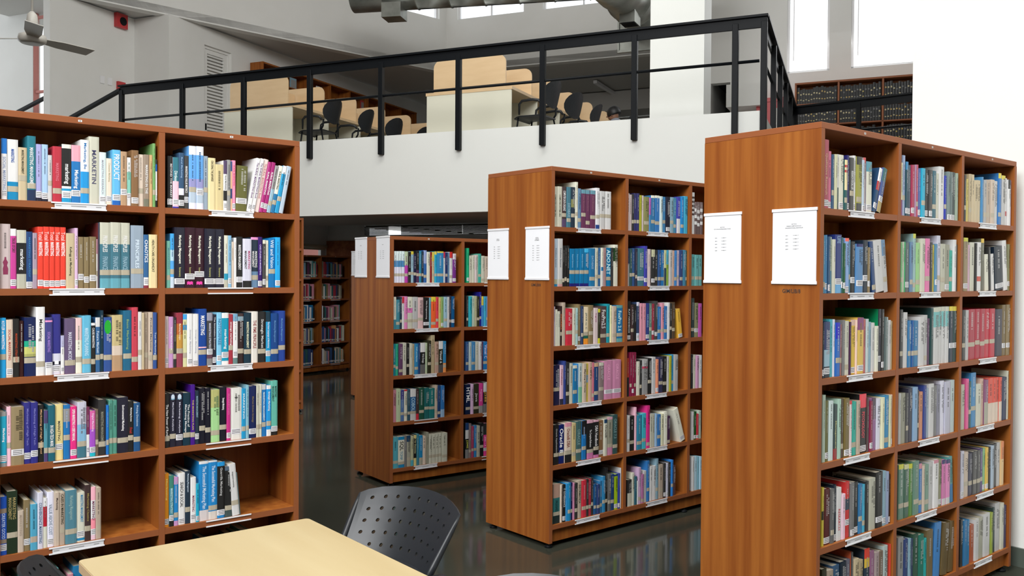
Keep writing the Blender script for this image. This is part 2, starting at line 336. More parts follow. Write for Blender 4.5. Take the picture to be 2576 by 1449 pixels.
place('D', (-.8637, 6.2825), .6328, 4, 5, False, 'lower five-shelf cherry bookcase standing behind the black chair', paper={(1, 0), (2, 0), (3, 0), (5, 0), (3, 1), (4, 1)}, signs=True, seed=6)
place('E', (-2.56, 14.0), .95, 2, 5, True, 'dark bookcase in shade under the gallery, in front of the window', holders=True, signs=False, seed=8)
place('F', (-1.65, 10.45), .6328, 3, 5, False, 'five-shelf bookcase hidden behind the lower bookcase, only its end edge showing', signs=True, holders=False, seed=9)
place('G', (-2.29, 9.7), .6831, 2, 6, True, 'bookcase behind the left bookcase, just a sliver showing past it', signs=False, holders=False, seed=10)
# ================================================================== books
BOOKS = '''@A00
8.2 18.8 227 0 27c:.25:e8e8ea w.1;SOCIAL MARKETING|89b|.3|.85|.5
27.6 36.2 226 0 e4e4e4:.7:18b t.18;MARKETING|25a|.16|.38|.3
64.5 28.8 199 0 cb9 t.42;MARKETING MANAGEMENT|443|.05|.5|.3
94.0 28.4 245 0 278:.83:235 t.23;MARKETING MANAGEME|eee|.18|.74|.45
123.1 20.3 217 0 aad:.94:223 w.12
144.1 21.5 218 0 ace:.94:223 w.1
166.3 14.2 179 0 ccc t.4
181.3 30.6 214 0 b34 t.2;MARKETING|d78|.3|.62|.35
212.6 33.5 225 0 e8e6dc:.07:222:.72:eee:.76:29c:.8:eee:.89:29c w.13;marketing|fff|.34|.68|.6
246.7 32.4 225 0 eab:.28:27b w.17;Marketing|fff|.43|.75|.55
279.8 30.2 249 0 eee:.5:29d t.2;Marketing, Be|27b|.05|.46|.4
310.7 37.1 265 0 ccb;MARKETIN|446|.2|.7|.42
348.5 25.9 207 0 dee w.1;MARKETING RESEARCH|99a|.15|.8|.3
375.0 22.1 185 0 edc w.13;Consumer Marketing|aa8|.1|.5|.35
397.8 30.1 221 0 6be:.92:26b w.14;PRODUCT|f4f8ff|.08|.55|.7
428.7 23.9 217 0 b97 w.25
453.3 15.8 195 0 eee:.3:8cb:.85:ddd w.2
469.9 27.0 226 0 864 w.1
497.6 21.1 212 0 dcb t.3
519.5 21.0 213 0 987:.85:776;MARKETING IN THE|eee|.2|.75|.45
541.2 11.9 213 0 ca7
553.8 10.8 261 0 7a6 t.23
565.2 6.5 196 0 333:.1:26b:.25:eee:.85:222 w.2
@A01
13.2 7.4 216 0 222 w.12
21.0 12.9 216 0 222 w.12;BEYOND THE MARKET|eee|.15|.8|.5
34.3 24.4 212 0 378:.47:fcd:.97:33a w.12;Dirtless|eff|.27|.47|.5
59.1 22.0 233 0 357:.64:eef:.76:222 w.1;Rural Marketing|9bd|.08|.45|.4
81.5 20.3 223 0 444 w.17;MARKETING VALUE METRICS|eee|.2|.7|.45
102.1 30.3 266 0 f0f0f4:.14:6ae:.52:99c:.66:bcd:.9:eef t.31
132.8 30.3 267 0 f0f0f4:.14:6ae:.52:99c:.66:bcd:.9:eef w.27
163.6 20.0 229 0 9ab t.37
184.0 31.1 223 0 eda;CRACKING THE JAPANESE|332|.05|.45|.4
215.6 34.5 198 0 dc9
250.5 15.9 217 0 546:.27:eee:.6:222:.8:eee w.1;Rural Marketing|333|.3|.58|.4
266.8 15.1 221 0 999 t.35
282.3 7.3 216 0 358:.2:eb9:.55:247:.75:eb9
290.0 14.7 221 0 f9b w.1;RURAL MARKETING|c35|.1|.5|.35
305.1 47.9 200 2 663 w.23
353.9 18.7 242 11 eee w.09;The RURAL MARKETING Book|758|.08|.75|.5
373.3 16.8 242 11 eee w.09;The RURAL MARKETING Book|758|.08|.75|.5
390.8 21.2 241 11 eeddd8;The RURAL MARKETING Book|c88|.08|.75|.5
412.8 15.6 230 11 a27 w.14;RURAL MARKETING|fff|.2|.65|.5
429.1 17.1 230 11 a27 w.12;RURAL MARKETING|fff|.2|.65|.5
446.9 17.2 216 11 999:.5:9bc t.2
464.9 18.8 217 11 eed:.6:27a t.22;RURAL MARKETING|333|.12|.5|.45
484.4 18.9 218 11 eee:.17:29c t.3
504.0 20.5 218 11 bcd
@A10
3.3 33.3 242 0 cbb B.33
37.4 19.3 225 0 eee:.12:c49 w.1;TRUE STORY|433|.15|.4|.5
58.0 31.6 221 0 ccb:.22:222:.75:bba;marketing|fff|.33|.68|.55
90.3 20.6 216 0 247 w.06;MARKETING STRATEGY|48b|.1|.8|.3
111.6 16.2 212 0 a9a t.3
128.6 19.7 236 0 e43 w.09;MARKETING|fff|.25|.47|.65;Total|fcc|.08|.22|.7
149.0 19.9 237 0 e43 w.08;MARKETING|fff|.25|.47|.65;Total|fcc|.08|.22|.7
169.6 18.4 237 0 e43 w.08;MARKETING|fff|.25|.47|.65;Total|fcc|.08|.22|.7
188.7 18.8 237 0 e43 w.08;MARKETING|fff|.25|.47|.65;Total|fcc|.08|.22|.7
208.3 19.4 237 0 e43 w.09;MARKETING|fff|.25|.47|.65;Total|fcc|.08|.22|.7
228.4 30.2 215 0 cb9;Kellogg on Marketing|443|.25|.77|.35
259.4 11.1 236 0 dbd w.1
271.9 19.9 202 0 875 w.22
293.3 18.8 202 0 875 w.17
313.2 23.8 204 0 875 w.2
337.8 5.1 195 0 c9a:.3:eee t.3
343.6 5.8 260 0 445 s733
350.1 39.0 262 0 ccb:.33:478:.85:6ab t.24;PRINCIPLES|eee|.2|.45|.45;FINANCE|9bc|.52|.72|.5
389.7 38.1 264 0 ccb:.33:478:.85:6ab t.24;PRINCIPLES|eee|.2|.45|.45;FINANCE|9bc|.52|.72|.5
428.4 36.0 264 0 ccb:.33:478:.85:6ab t.24;PRINCIPLES|eee|.2|.45|.45;FINANCE|9bc|.52|.72|.5
468.2 48.4 255 0 9ab t.27;PRINCIPLES|def|.23|.68|.3
518.2 19.1 219 0 369:.8:eee:.95:834 w.12;CHAOTICS|fff|.1|.52|.65
538.4 33.3 220 0 eda;HEALTH CARE ORGANIZAT|443|.1|.7|.3
@A11
9.4 15.0 196 0 7ba t.22;MARKETING|589|.15|.6|.4
24.9 15.8 227 0 4ae:.3:bde:.5:5ae:.8:cde t.3
42.2 42.5 254 0 223 w.11;Marketing Management|ffe|.13|.6|.33;Ramaswamy|bb7|.66|.82|.25
85.2 40.6 255 0 312 w.19 P.08;Marketing Management|ffe|.13|.6|.33;Ramaswamy|bb7|.66|.77|.25
126.3 41.1 254 0 312 w.23 P.08;Marketing Management|ffe|.13|.6|.33;Ramaswamy|bb7|.66|.74|.25
168.0 43.8 253 0 223 w.11;Marketing Management|ffe|.13|.6|.33;Ramaswamy|bb7|.66|.82|.25
212.3 41.8 253 0 223 w.11;Marketing Management|ffe|.13|.6|.33;Ramaswamy|bb7|.66|.82|.25
254.9 17.4 227 0 ddc:.73:29b:.85:bba
272.7 14.0 227 0 8bd w.13
287.1 11.9 200 0 dcb
299.4 9.5 218 0 eee
309.2 27.3 223 0 222 w.16;MARKETING MANAGEMENT|eee|.16|.65|.45
336.9 38.8 215 0 dde:.86:222;MARKETING|b47|.25|.62|.27|.2;MANAGEMENT|444|.25|.62|.27|-.2
376.1 32.9 223 0 e9c:.05:234:.68:68a t.2;MARKETING|eee|.28|.6|.3|.2;MANAGEMENT|eee|.28|.6|.3|-.2
409.4 18.6 225 0 316 w.08;CASE STUDIES IN MARKETING|dcf|.15|.75|.4
428.5 14.1 212 0 ddc:.08:444 w.12
443.2 12.8 211 0 eed t.2
457.4 30.3 220 0 17b t.33;Will and Vision|def|.03|.6|.5
488.3 23.7 226 0 2ae w.09
@A20
2.6 19.0 224 0 2ae t.35;KOTLER on MARKETING|fff|.05|.52|.5
22.6 21.8 217 0 dcb w.1;SOCIAL MARKETING|b54|.17|.7|.4
46.0 20.2 219 0 222 t.3;MARKETING STRATEGY|b42|.25|.75|.35
67.3 14.2 211 0 311
82.3 39.2 224 0 125:.4:2a8:.5:cc7:.62:aa6:.67:125 t.27
122.2 30.4 263 0 eee t.17;Marketing|222|.18|.5|.45
154.0 25.2 222 0 448:.05:e9c:.08:448:.83:eee w.17;SOCIAL MARKETING|a8d|.25|.6|.4
180.2 28.3 233 0 338:.65:dde:.78:223:.84:dde w.1;1|fff|.77|.83|.5
209.5 12.5 150 0 bbd:.3:eee w.12
222.7 37.5 216 0 657 t.2;MARKETING MODE|dde|.25|.75|.35
261.7 23.2 217 0 ecc:.4:eed t.25
285.9 32.1 226 0 6bd t.2;MARKETING PLANNING|cef|.22|.7|.45
318.7 15.4 196 0 eee:.05:222 t.22;CAUSE MARKETING|eee|.1|.5|.55
334.8 17.4 217 0 ddd:.17:369 t.27;Future Marketi|cde|.25|.65|.5
353.0 11.7 245 0 134 t.25
365.3 30.3 217 0 359 t.26 G.82
396.5 40.2 225 0 cb8:.55:dcb:.72:b97
438.1 31.6 243 0 268 t.24;Basic Marketing|8a7|.15|.65|.35
470.8 24.5 255 0 c45 t.17
496.3 14.6 236 0 ddd t.3
511.6 8.5 232 0 cb9
520.9 15.5 232 0 a98 t.25
537.1 18.0 234 0 cba t.2;Product Marketing|345|.1|.7|.4
556.1 15.6 232 0 359 t.2;Test Marketing|cde|.35|.75|.5
@A21
3.5 15.2 215 0 dcc w.14
19.1 18.1 213 0 c9c t.33;Strategic Market Analysis|fff|.2|.65|.4
37.6 12.4 210 0 333 t.22
50.4 26.3 229 0 934:.2:b63:.4:c94:.7:945 t.3;Marketing Strategies|fec|.2|.5|.35
77.1 17.7 222 0 4ae:.1:dda:.2:49c:.3:dda t.22
95.2 23.9 223 0 eee w.1;Strategic Marketing|aab|.3|.75|.3
119.4 24.1 222 0 eee w.06;Strategic Marketing|aab|.3|.75|.3
144.1 34.1 243 0 149:.665:ebc:.69:149 t.24;MARKETING|fff|.12|.46|.5
179.3 24.6 226 0 99a:.15:444:.8:645:.87:888 w.26;MARKETING STRATEGY|dde|.2|.7|.35
204.3 16.8 218 0 223 w.1;The Innovation Economy|ddd|.05|.7|.5
221.5 21.5 226 0 8ce w.13;NOTFORFREE|27a|.12|.62|.6
243.5 29.9 224 0 eee:.1:19b:.77:eee:.87:19b:.93:eee w.19;marketing|fff|.32|.7|.5
274.3 19.1 217 0 a34 t.33;strategic marketing|fff|.15|.62|.5
294.2 21.2 219 0 7ac:.15:eee:.88:688 w.2
315.9 26.5 220 0 433:.06:8ab:.15:322 t.25
343.2 32.6 222 0 134 t.23;MARKETING MANAGEMENT|eec|.18|.7|.33
376.7 29.6 227 0 e8e4dc;THE PIMS PRINCIPLE|944|.17|.72|.5
407.1 36.4 226 0 222 t.22;Strategic Market|ddd|.15|.72|.4
444.0 23.1 225 0 134:.2:29c w.17;The New Language of Marketing|eef|.2|.72|.4
467.5 34.5 217 0 148 t.21;Marketing Management|69c|.15|.6|.3
502.5 34.3 227 0 249 t.27;Marketing Management|69c|.15|.6|.3
@A30
2.0 21.2 206 0 999:.08:2ac:.93:999 w.15;Marketing|fff|.3|.55|.45
23.6 14.5 223 0 fcd t.35
38.6 42.2 220 0 986 w.22
81.7 23.0 233 0 338 w.13;Marketing of High Tech|88c|.1|.7|.35
105.1 23.4 232 0 338 w.16;Marketing of High Tech|88c|.1|.7|.35
129.8 19.9 220 0 222 t.3;Marketing of High Technol|eb8|.08|.85|.35
150.2 13.8 197 0 547:.25:59a:.75:547 t.22
164.4 24.0 216 0 267 t.2;IN HIGH-TECH MARK|fff|.36|.74|.5
188.9 28.1 217 0 ed9 w.24;MARKETING|444|.3|.65|.33
218.9 23.5 212 0 27b:.07:999:.31:27b t.4
243.1 22.0 204 0 e38 w.12;OPEN MARKETING A USER'S MANUAL|fff|.05|.66|.5
267.1 32.9 219 0 ccd:.4:8bd:.75:478 t.25
300.7 12.1 197 0 735:.55:eee w.14
313.2 20.5 180 0 d6a:.4:a5c:.92:2bc w.15;Digital Marketing|fdf|.05|.45|.45
334.1 11.2 184 0 765 t.3
345.7 27.9 222 0 333 t.2;MARKETING MANAGEME|998|.22|.75|.35
374.0 9.8 198 0 27c t.25
384.2 15.6 217 0 598 t.25
400.2 15.9 215 0 598 t.25
416.5 40.6 225 0 223 t.23;Environmental Marketing|fff|.14|.6|.3
457.8 20.5 207 0 222 t.28;Marketing Success|fff|.13|.4|.4;Fred|c33|.52|.63|.5
479.1 26.0 197 0 258 t.25;Pricing Decisions|cde|.05|.48|.35
@A31
1.4 21.1 226 0 222 t.17;The New Power of Rural|eee|.2|.78|.45
22.9 26.2 225 0 223 t.2 K;Marketing Analysis|dde|.17|.7|.3
49.9 28.0 224 0 223 w.17 K;Marketing Analysis|dde|.17|.75|.3
78.7 30.7 223 0 134 t.2;The Practice of|eee|.22|.65|.28|.22;Marketing Manage|eee|.22|.75|.32|-.2
109.8 18.4 255 0 418 t.17;THE MARKETING PLAN|cb6|.25|.75|.4
128.6 17.2 228 0 234 w.15;MARKETING MANAGEMENT|9bc|.1|.5|.45
146.4 25.4 238 0 112 t.28
172.2 23.2 236 0 112 t.24
195.8 39.2 226 0 bb7:.34:ad9 t.18
235.8 30.4 235 0 112 t.26;Strategic Marketing|fff|.2|.42|.4
266.8 17.2 227 0 c38 w.1;MARKETING|d7a|.1|.5|.4
284.5 49.8 227 0 e8e8e2 w.16 C
334.8 18.1 221 0 29c t.2;MARKETING|eff|.1|.6|.4
353.3 12.7 236 0 8bc t.2
366.5 32.3 230 0 125 w.13;Market Driven Strategy|875|.2|.7|.33
399.4 14.4 232 0 ccb t.2
414.2 12.1 234 0 ddc t.2
426.8 20.7 233 0 ccc:.1:27b t.23;MARKETING MANAGEMENT|dee|.15|.7|.4
448.1 21.5 227 0 eee:.07:29d:.87:eee t.25;Strategic Marketing|fff|.12|.5|.5
470.2 31.3 246 0 6ba:.93:222 w.12;MARKETING|244|.1|.3|.3|.2;MANAGEMENT|244|.1|.38|.3|-.2
@A40
1.4 21.9 219 0 25b:.2:987:.28:25b:.73:987:.8:25b w.13;GREATER GOOD|cdf|.28|.72|.5
23.8 35.3 236 0 232 t.3;MARKETING|a96|.1|.45|.3|.2;MANAGEMENT|a96|.1|.45|.3|-.2
59.9 20.0 158 0 cba;MARKETING|a98|.1|.6|.4
80.3 21.8 195 0 875 w.18
102.5 23.9 176 0 5ac:.7:ba9:.83:5ac
126.9 19.7 217 0 dde;CONVERGENCE MARKETING|468|.18|.9|.5
147.2 13.2 193 0 eee:.17:b23:.57:ddc
160.8 23.5 213 0 eef w.1;VALUE ABOVE COST|89a|.22|.78|.5
184.7 19.0 208 0 cba;Marketing|433|.1|.32|.45
204.1 19.4 205 0 ba9 t.28;CASES IN MARKETING|332|.03|.6|.5
224.0 40.7 210 0 589 t.23;Marketing Management|9bb|.1|.55|.4
265.2 29.4 195 0 ddc:.92:28b:.97:ddc w.16;MARKETING MANAGEMENT|28b|.05|.6|.35|.15
295.2 22.4 221 0 433 t.22;Marketing Classics|a95|.15|.65|.4
318.0 17.3 210 0 fbc:.25:eee:.6:f9a:.85:ecd w.15;MARKETING?|735|.27|.63|.55
335.8 19.2 204 0 ba9 t.22
@A41
1.4 19.5 224 0 e92 w.1;Marketing|fe8|.1|.5|.4
21.3 18.5 214 0 487:.25:489:.83:222 w.17;MARKETING STRATEGY|cee|.25|.75|.5
40.2 19.0 205 0 c9c:.15:28c:.9:c9c t.22
59.7 28.2 217 0 eee w.07;SEARCH & SOCIAL|333|.17|.66|.45
88.3 21.6 223 0 234 t.27;Marketing Management|cde|.05|.4|.4
110.3 23.3 193 0 eee w.13;MARKETING|835|.4|.75|.4
134.0 12.3 164 0 2ac w.1
146.7 40.4 255 0 e8e8e8:.04:28c:.82:e0d8d8;The Successful Marketing Plan|def|.08|.8|.5
187.5 37.8 253 0 e8e8e8:.02:28c:.86:e0d8d0 t.2;The Successful Marketing Plan|def|.08|.7|.5
225.6 32.6 243 0 29d:.07:222:.92:28c w.1;Guerrilla Marketing|ccc|.1|.6|.4
258.7 32.6 221 0 567:.08:222:.85:455 t.18
291.7 32.0 229 -5 ddd t.25;Integrated marketing|444|.15|.45|.25
324.2 5.7 189 -5 566
@C00
8.1 38.7 269 0 a45 w.08;Qualitative Research|ca8|.2|.8|.4
47.4 26.1 227 0 c68 w.07
74.1 16.7 216 0 357 t.3
91.4 19.9 218 0 cca
111.9 15.1 220 0 ddd:.6:244
127.6 34.8 220 0 ddc w.08
163.7 21.0 202 0 eda:.1:b33:.15:eda:.2:b33:.25:eda:.6:255 t.2
185.3 18.0 223 0 226 w.08
204.6 30.1 215 0 444 t.33;RESEARCH SOCIAL LIFE|eee|.25|.6|.5
235.4 17.7 226 0 ddd w.08
254.4 41.6 224 0 333:.15:994:.85:444 t.22
296.6 18.1 213 0 bcd w.07
315.4 18.2 225 0 c55:.1:a99 w.1
334.9 44.8 211 0 59a:.2:ddc w.1 s88a
384.9 25.5 195 17 eee:.3:b33:.5:246 w.15
413.0 31.0 196 17 366:.3:458:.7:a96 w.3
@C10
6.8 11.7 227 0 28b w.15
19.1 16.4 228 0 48a t.15
36.1 14.7 230 0 48b w.12
51.4 16.6 224 0 357 w.1
68.6 14.3 223 0 aba:.6:48a
83.5 19.2 214 0 ccb
103.9 46.8 234 0 237:.75:6ad w.2;LIFE|8ac|.03|.15|.5
151.3 11.1 224 0 366 w.15
162.9 14.2 201 0 253 w.15
177.7 28.6 222 0 e65:.06:8ad w.07
207.0 16.3 216 0 48a t.3
224.5 33.5 210 0 222 w.25
259.3 51.4 201 0 226:.06:58b w.2
312.0 37.9 217 0 123 w.28
351.2 19.8 189 0 875 w.2
392.1 27.9 213 -8 247 t.1
421.6 63.3 218 -8 ccc
486.9 31.5 223 -8 68a:.3:bbb t.25
@C20
15.8 11.2 218 0 123 w.1
27.9 45.3 221 0 236:.5:9bc:.8:123 w.12
74.7 22.5 230 0 4ab
98.2 16.4 229 0 dde
116.2 31.7 215 0 22b:.3:26b t.3
149.5 16.1 207 0 966 t.3
167.1 16.2 224 0 777
185.0 30.5 220 0 ccb t.15
216.4 12.0 216 0 424
230.1 35.0 222 0 dba:.1:db3 w.08
266.0 12.3 223 0 ecb
279.8 48.3 231 0 847:.22:db5 w.1
329.1 19.9 223 0 b66
350.0 20.7 224 0 bcc
371.7 18.8 211 0 8ab
391.5 28.0 207 0 ccc
421.2 25.5 192 0 ddc
448.4 25.7 263 0 223 w.2 s085
475.1 20.9 262 0 333 w.1
497.2 18.9 229 0 566
517.8 18.4 227 0 abb
537.2 20.7 214 0 ccc
558.9 12.8 209 0 ba8
@C30
25.7 21.7 266 0 aba
49.0 21.3 241 0 663 w.1
71.7 33.0 238 0 cdd
106.2 27.8 222 0 344:.8:933;Management|cc8|.3|.8|.4
135.6 27.0 240 0 acb
164.1 19.7 238 0 543 t.2
185.4 37.6 239 0 763 w.08
224.5 17.6 226 0 c44:.06:dcc w.1
243.7 34.5 220 0 2a9 t.2
279.7 27.7 222 0 ba9 t.15
309.1 54.6 245 0 e45:.23:222 w.08;PSYCHOLOGY|e45|.3|.75|.4
365.3 15.8 224 0 544
382.1 23.3 211 0 824 w.12
407.2 34.5 220 0 545:.4:969
443.3 35.0 215 0 dde
480.0 24.8 219 0 ddb
506.5 38.6 224 0 28b t.15
546.9 13.7 223 0 cca
566.1 5.6 225 0 dba w.1
@C40
31.0 16.0 232 0 cb4:.4:222:.55:cb4
48.7 43.8 222 0 511 w.08
94.3 24.9 218 0 666 t.2
120.2 20.1 230 0 123 w.08
141.4 36.1 214 0 ddd;RESEARCH|c34|.4|.8|.4
178.5 26.4 184 0 ecd
205.9 33.2 229 0 c33:.3:345:.5:c33 w.28
240.9 28.5 220 0 777 w.08
270.4 34.8 219 0 222 w.1
306.9 29.1 206 0 37a t.3
337.8 20.2 200 0 4ac t.2
359.9 22.7 211 0 333
383.8 52.6 218 0 bba
439.8 56.0 236 0 222 w.15
497.7 28.7 234 0 8ab w.1
528.3 29.0 226 0 9ac
560.8 10.9 213 0 322 w.08
@C50
40.1 33.2 239 0 332
74.8 42.5 227 0 a98
119.0 47.4 236 0 357
169.6 44.7 242 0 123
216.0 34.7 241 0 667
252.5 16.3 267 0 444 sb53
270.4 42.0 233 0 cb9
314.2 35.2 220 0 ba8
357.2 41.8 258 0 d43:.15:db4:.3:234
402.3 37.8 239 0 968
442.0 36.9 227 0 a99
480.8 32.6 226 0 765
515.2 41.6 240 0 bcc
566.2 5.5 243 0 c43
@C01
21.6 15.9 230 0 ddb:.7:847
38.2 25.4 264 0 9ac t.3
64.4 24.2 238 0 38b:.15:145 w.1
90.1 22.2 225 0 456 w.1
114.5 29.1 228 0 a35 w.12
145.0 13.5 231 0 a8a
160.1 20.4 233 0 b46 t.25
182.7 22.8 219 0 46a w.1
207.1 34.6 221 0 2ac t.3
244.0 32.7 220 0 222 w.1
278.3 31.4 219 0 444 w.1
311.3 35.0 218 0 367 t.25
347.8 29.7 210 0 ccb
378.4 49.6 243 0 ddd
430.4 21.4 204 0 23a t.3
453.5 26.5 225 0 788 w.05
480.9 25.1 225 0 677 w.05
506.8 28.7 226 0 344 w.05
537.2 23.8 224 0 9a9
@C02
31.6 18.8 223 0 444 t.3
51.6 21.6 205 0 cb6
75.3 29.8 231 0 ba8 t.25
107.2 28.3 231 0 cb9
137.5 37.6 206 0 cb9
176.4 38.1 209 0 cb9
216.4 21.8 227 0 48b
240.5 32.2 215 0 aaa t.2
274.8 43.8 218 0 ba9 t.2
320.9 40.7 222 0 cba t.2
363.7 46.9 219 0 ccc
412.9 33.9 261 0 dc4:.1:37b t.2
449.0 41.2 252 0 dc4:.08:bbb
492.5 29.6 242 0 ddd:.7:b55:.8:ddd
524.4 29.9 236 0 222:.2:ddd
558.6 13.1 234 0 b9b
@C11
25.7 15.1 217 0 8b8 t.25
42.5 15.2 220 0 ccb
58.7 13.2 220 0 3a6
73.5 36.8 219 0 566 w.15
116.4 26.4 222 0 68a t.2
144.6 23.8 259 0 cc5:.08:9bb t.12
170.2 36.6 220 0 9c8 t.2
208.5 38.5 240 0 ccb
248.9 42.9 241 0 d7a t.25
294.3 27.3 225 0 333
323.5 16.0 215 0 cb4
340.5 22.3 219 0 58a w.2
363.9 33.5 258 0 ccd t.25
400.0 44.3 221 0 bba t.25
446.1 44.9 219 0 998 w.1
493.0 31.6 193 0 2a9 t.3
526.5 29.1 244 0 ddd
566.2 5.5 221 0 555
@C12
37.3 47.0 257 0 cc4:.07:986 w.1
86.4 20.9 224 0 cab
110.3 45.3 237 0 ccb
157.7 17.7 234 0 333
177.7 43.5 239 0 ddd:.7:c54:.8:ddd
223.3 33.0 258 0 db4:.08:665
277.7 41.9 181 -4 ddc
322.0 21.4 218 -4 333
345.7 40.8 184 -5 ddd
391.6 92.1 222 -6 123 w.1
489.5 49.3 255 -6 ddd
542.8 28.9 239 0 886 w.15
@C21
38.3 25.1 257 0 444 t.25
66.8 34.5 244 0 ccc
103.8 27.2 207 0 37a t.3
132.1 21.3 206 0 159 t.3
154.5 41.8 205 0 27a t.3
198.9 47.1 221 0 ccc
248.8 35.8 228 0 bbb t.15
285.7 23.2 212 0 535
310.8 24.2 258 0 244
336.9 50.9 261 0 ccb:.08:7bb:.35:ccc
389.0 31.6 262 0 ccb:.08:7bb:.35:ccc
421.7 32.7 263 0 ccb:.08:7bb:.35:ccc
455.6 34.8 263 0 ccb:.08:7bb:.35:ccc
493.3 39.6 263 0 dc4:.08:234 w.3
534.0 37.7 262 0 dc4:.08:244 w.3
@C22
37.9 33.1 243 0 444 t.3
72.2 28.9 242 0 bbb
103.2 70.1 245 0 a34 t.3
174.6 51.6 245 0 a34 t.33
227.4 51.4 245 0 a34 t.3
280.1 51.2 244 0 b34 t.33
332.6 60.0 244 0 b34 t.33
395.9 82.5 240 0 334
481.8 42.9 260 0 764 w.2
527.1 44.6 261 0 875 w.2
@C31
32.7 21.0 224 0 bbb
54.4 38.6 222 0 998
93.7 20.6 220 0 555 t.3
115.1 37.8 240 0 334
154.5 42.2 241 0 8ac
197.5 15.0 227 0 333 t.3
214.0 39.0 215 0 c86
253.9 27.4 241 0 348
282.0 20.3 228 0 9ab
303.9 47.6 245 0 ccc
353.2 26.6 234 0 777
381.4 38.6 235 0 889
421.7 39.1 250 0 dde
462.5 53.5 245 0 bbc
517.7 45.5 247 0 bcc
@C32
30.8 39.4 217 0 bba
78.6 28.0 242 0 d69
108.8 29.2 228 0 255 t.35
139.2 51.9 267 0 48b t.35
194.3 49.0 208 0 ccb
244.5 35.2 231 0 ca9
281.0 44.3 223 0 857:.5:aa9
327.7 49.9 228 0 d54:.55:dcb
378.9 36.6 226 0 d54:.55:dcb
416.8 36.0 225 0 d54:.55:dcb
454.2 36.4 223 0 d54:.55:dcb
492.9 57.6 221 0 235
552.9 18.8 251 0 ccb
@C41
42.7 44.2 241 0 cc4:.08:687 t.25
88.5 43.1 235 0 cc9:.08:465 t.25
133.3 34.0 232 0 cc3:.08:583
169.1 46.9 241 0 687 t.25
218.7 31.4 223 0 c89:.1:37b t.22
251.0 21.7 211 0 cba
274.5 41.1 211 0 798 t.2
317.5 38.9 218 0 bbb
358.2 46.9 221 0 c89:.06:ddd
407.1 33.3 221 0 886 w.1
441.3 37.5 211 0 336:.08:c7a:.85:ccc
479.8 40.9 208 0 336:.08:d8b:.85:ccc
525.8 36.4 217 -4 599:.6:27a
@C42
39.4 33.7 228 0 ccd w.1
75.1 49.6 218 0 cba t.3
126.8 39.8 207 0 445 t.3
168.7 40.3 212 0 555 t.3
211.2 35.4 212 0 555 t.3
247.7 33.6 217 0 547 t.3
283.5 28.5 213 0 8b8 w.1
313.1 32.0 214 0 db5 w.1
346.2 22.3 213 0 222
370.7 36.0 216 0 abc
407.8 38.6 222 0 444
447.6 39.1 222 0 bbb
487.8 34.8 225 0 d85:.4:db8
@C51
48.1 45.3 252 0 999
96.3 34.9 236 0 347
133.2 20.5 234 0 8ab
154.8 21.5 228 0 346
178.3 44.7 245 0 354
225.1 49.0 232 0 276
276.1 28.7 207 0 2aa
307.8 55.8 238 0 764
370.7 65.3 257 4 48c
445.9 57.0 242 6 653
513.2 58.2 240 6 653
@C52
50.1 25.2 231 0 333
78.6 35.7 221 0 37a
115.7 31.9 215 0 27a
151.0 47.0 184 0 a53
200.5 46.7 204 0 ccc
249.6 49.5 204 0 aa9
301.6 72.5 213 0 ccc
383.5 28.9 208 0 9a4
413.8 23.4 228 0 344
439.8 57.0 246 0 bbb
499.4 39.2 237 0 ccb
541.2 30.5 220 0 446
@B00
2.5 29.4 224 0 ccb;COMPUTER SYSTEM ORG|443|.2|.75|.35
33.2 35.0 226 0 ccb;COMPUTER SYSTEM ORG|443|.2|.75|.35
69.6 31.3 227 0 433:.8:546 t.3;COMPUTER DATA ORGANIZ|eee|.1|.6|.6
102.2 32.2 227 0 478 t.18;DATABASE|9bc|.4|.75|.6
136.5 30.4 229 0 234:.3:885:.5:234 t.3
168.3 20.2 260 0 ddc t.3
189.9 25.9 225 0 68a t.2
217.9 36.0 220 0 69a:.1:635 t.35;Data Structures|967|.15|.55|.3
255.4 34.2 220 0 69a:.1:635 t.15;Data Structures|967|.15|.55|.3
291.1 41.8 221 0 69a:.1:635 t.3;Data Structures|967|.15|.55|.3
334.3 32.0 238 0 e4e4e8:.9:248 t.3
367.8 44.1 222 0 ccc t.35
413.3 51.3 223 0 ddd t.35
@B01
1.4 18.6 224 0 dcc
20.4 23.4 217 0 cbb
44.4 18.0 221 0 333 t.25
63.2 22.8 228 0 336 t.25
86.8 23.8 229 0 336 t.25
111.4 20.7 219 0 aa3
132.9 19.2 219 0 dcc
153.7 45.2 213 0 885 t.25
199.7 18.7 209 0 a6b:.5:48b
219.2 37.7 225 0 eed:.07:37a t.28
257.7 43.0 227 0 eed:.07:37b t.25
301.6 24.2 224 0 cdd
326.6 31.1 223 0 48b t.3
359.3 38.1 225 0 223 w.1
399.1 32.4 225 0 8ab t.3
432.4 29.2 224 0 48a t.2
462.5 35.5 231 0 44a:.6:ddd
499.8 29.7 234 0 28c t.2
531.2 37.0 239 0 4ac
@B02
8.1 29.5 268 0 ddd:.1:433:.15:ddd:.2:433:.25:ddd:.3:433:.35:ddd:.4:433:.45:ddd:.5:433:.55:ddd
39.5 27.0 208 0 766:.2:ddd:.3:655:.4:ddd:.5:655:.6:ddd:.7:655
68.3 28.1 210 0 766:.25:ddd:.35:655:.45:ddd:.55:655:.65:ddd:.75:655
98.3 25.6 210 0 766:.2:ddd:.3:655:.4:ddd:.5:655:.6:ddd:.7:655
@B10
7.9 28.1 267 0 bcd:.85:bb9:.95:28b;Database Systems|456|.2|.6|.4
37.3 35.1 268 0 ccc:.85:bba:.95:c99;Database Systems|456|.2|.6|.4
73.1 16.3 230 0 222 t.15
90.1 16.4 230 0 222 t.18
107.2 17.8 231 0 222 t.15
126.4 44.2 214 0 17a:.92:227 t.38;Expert Systems|9ce|.15|.5|.3
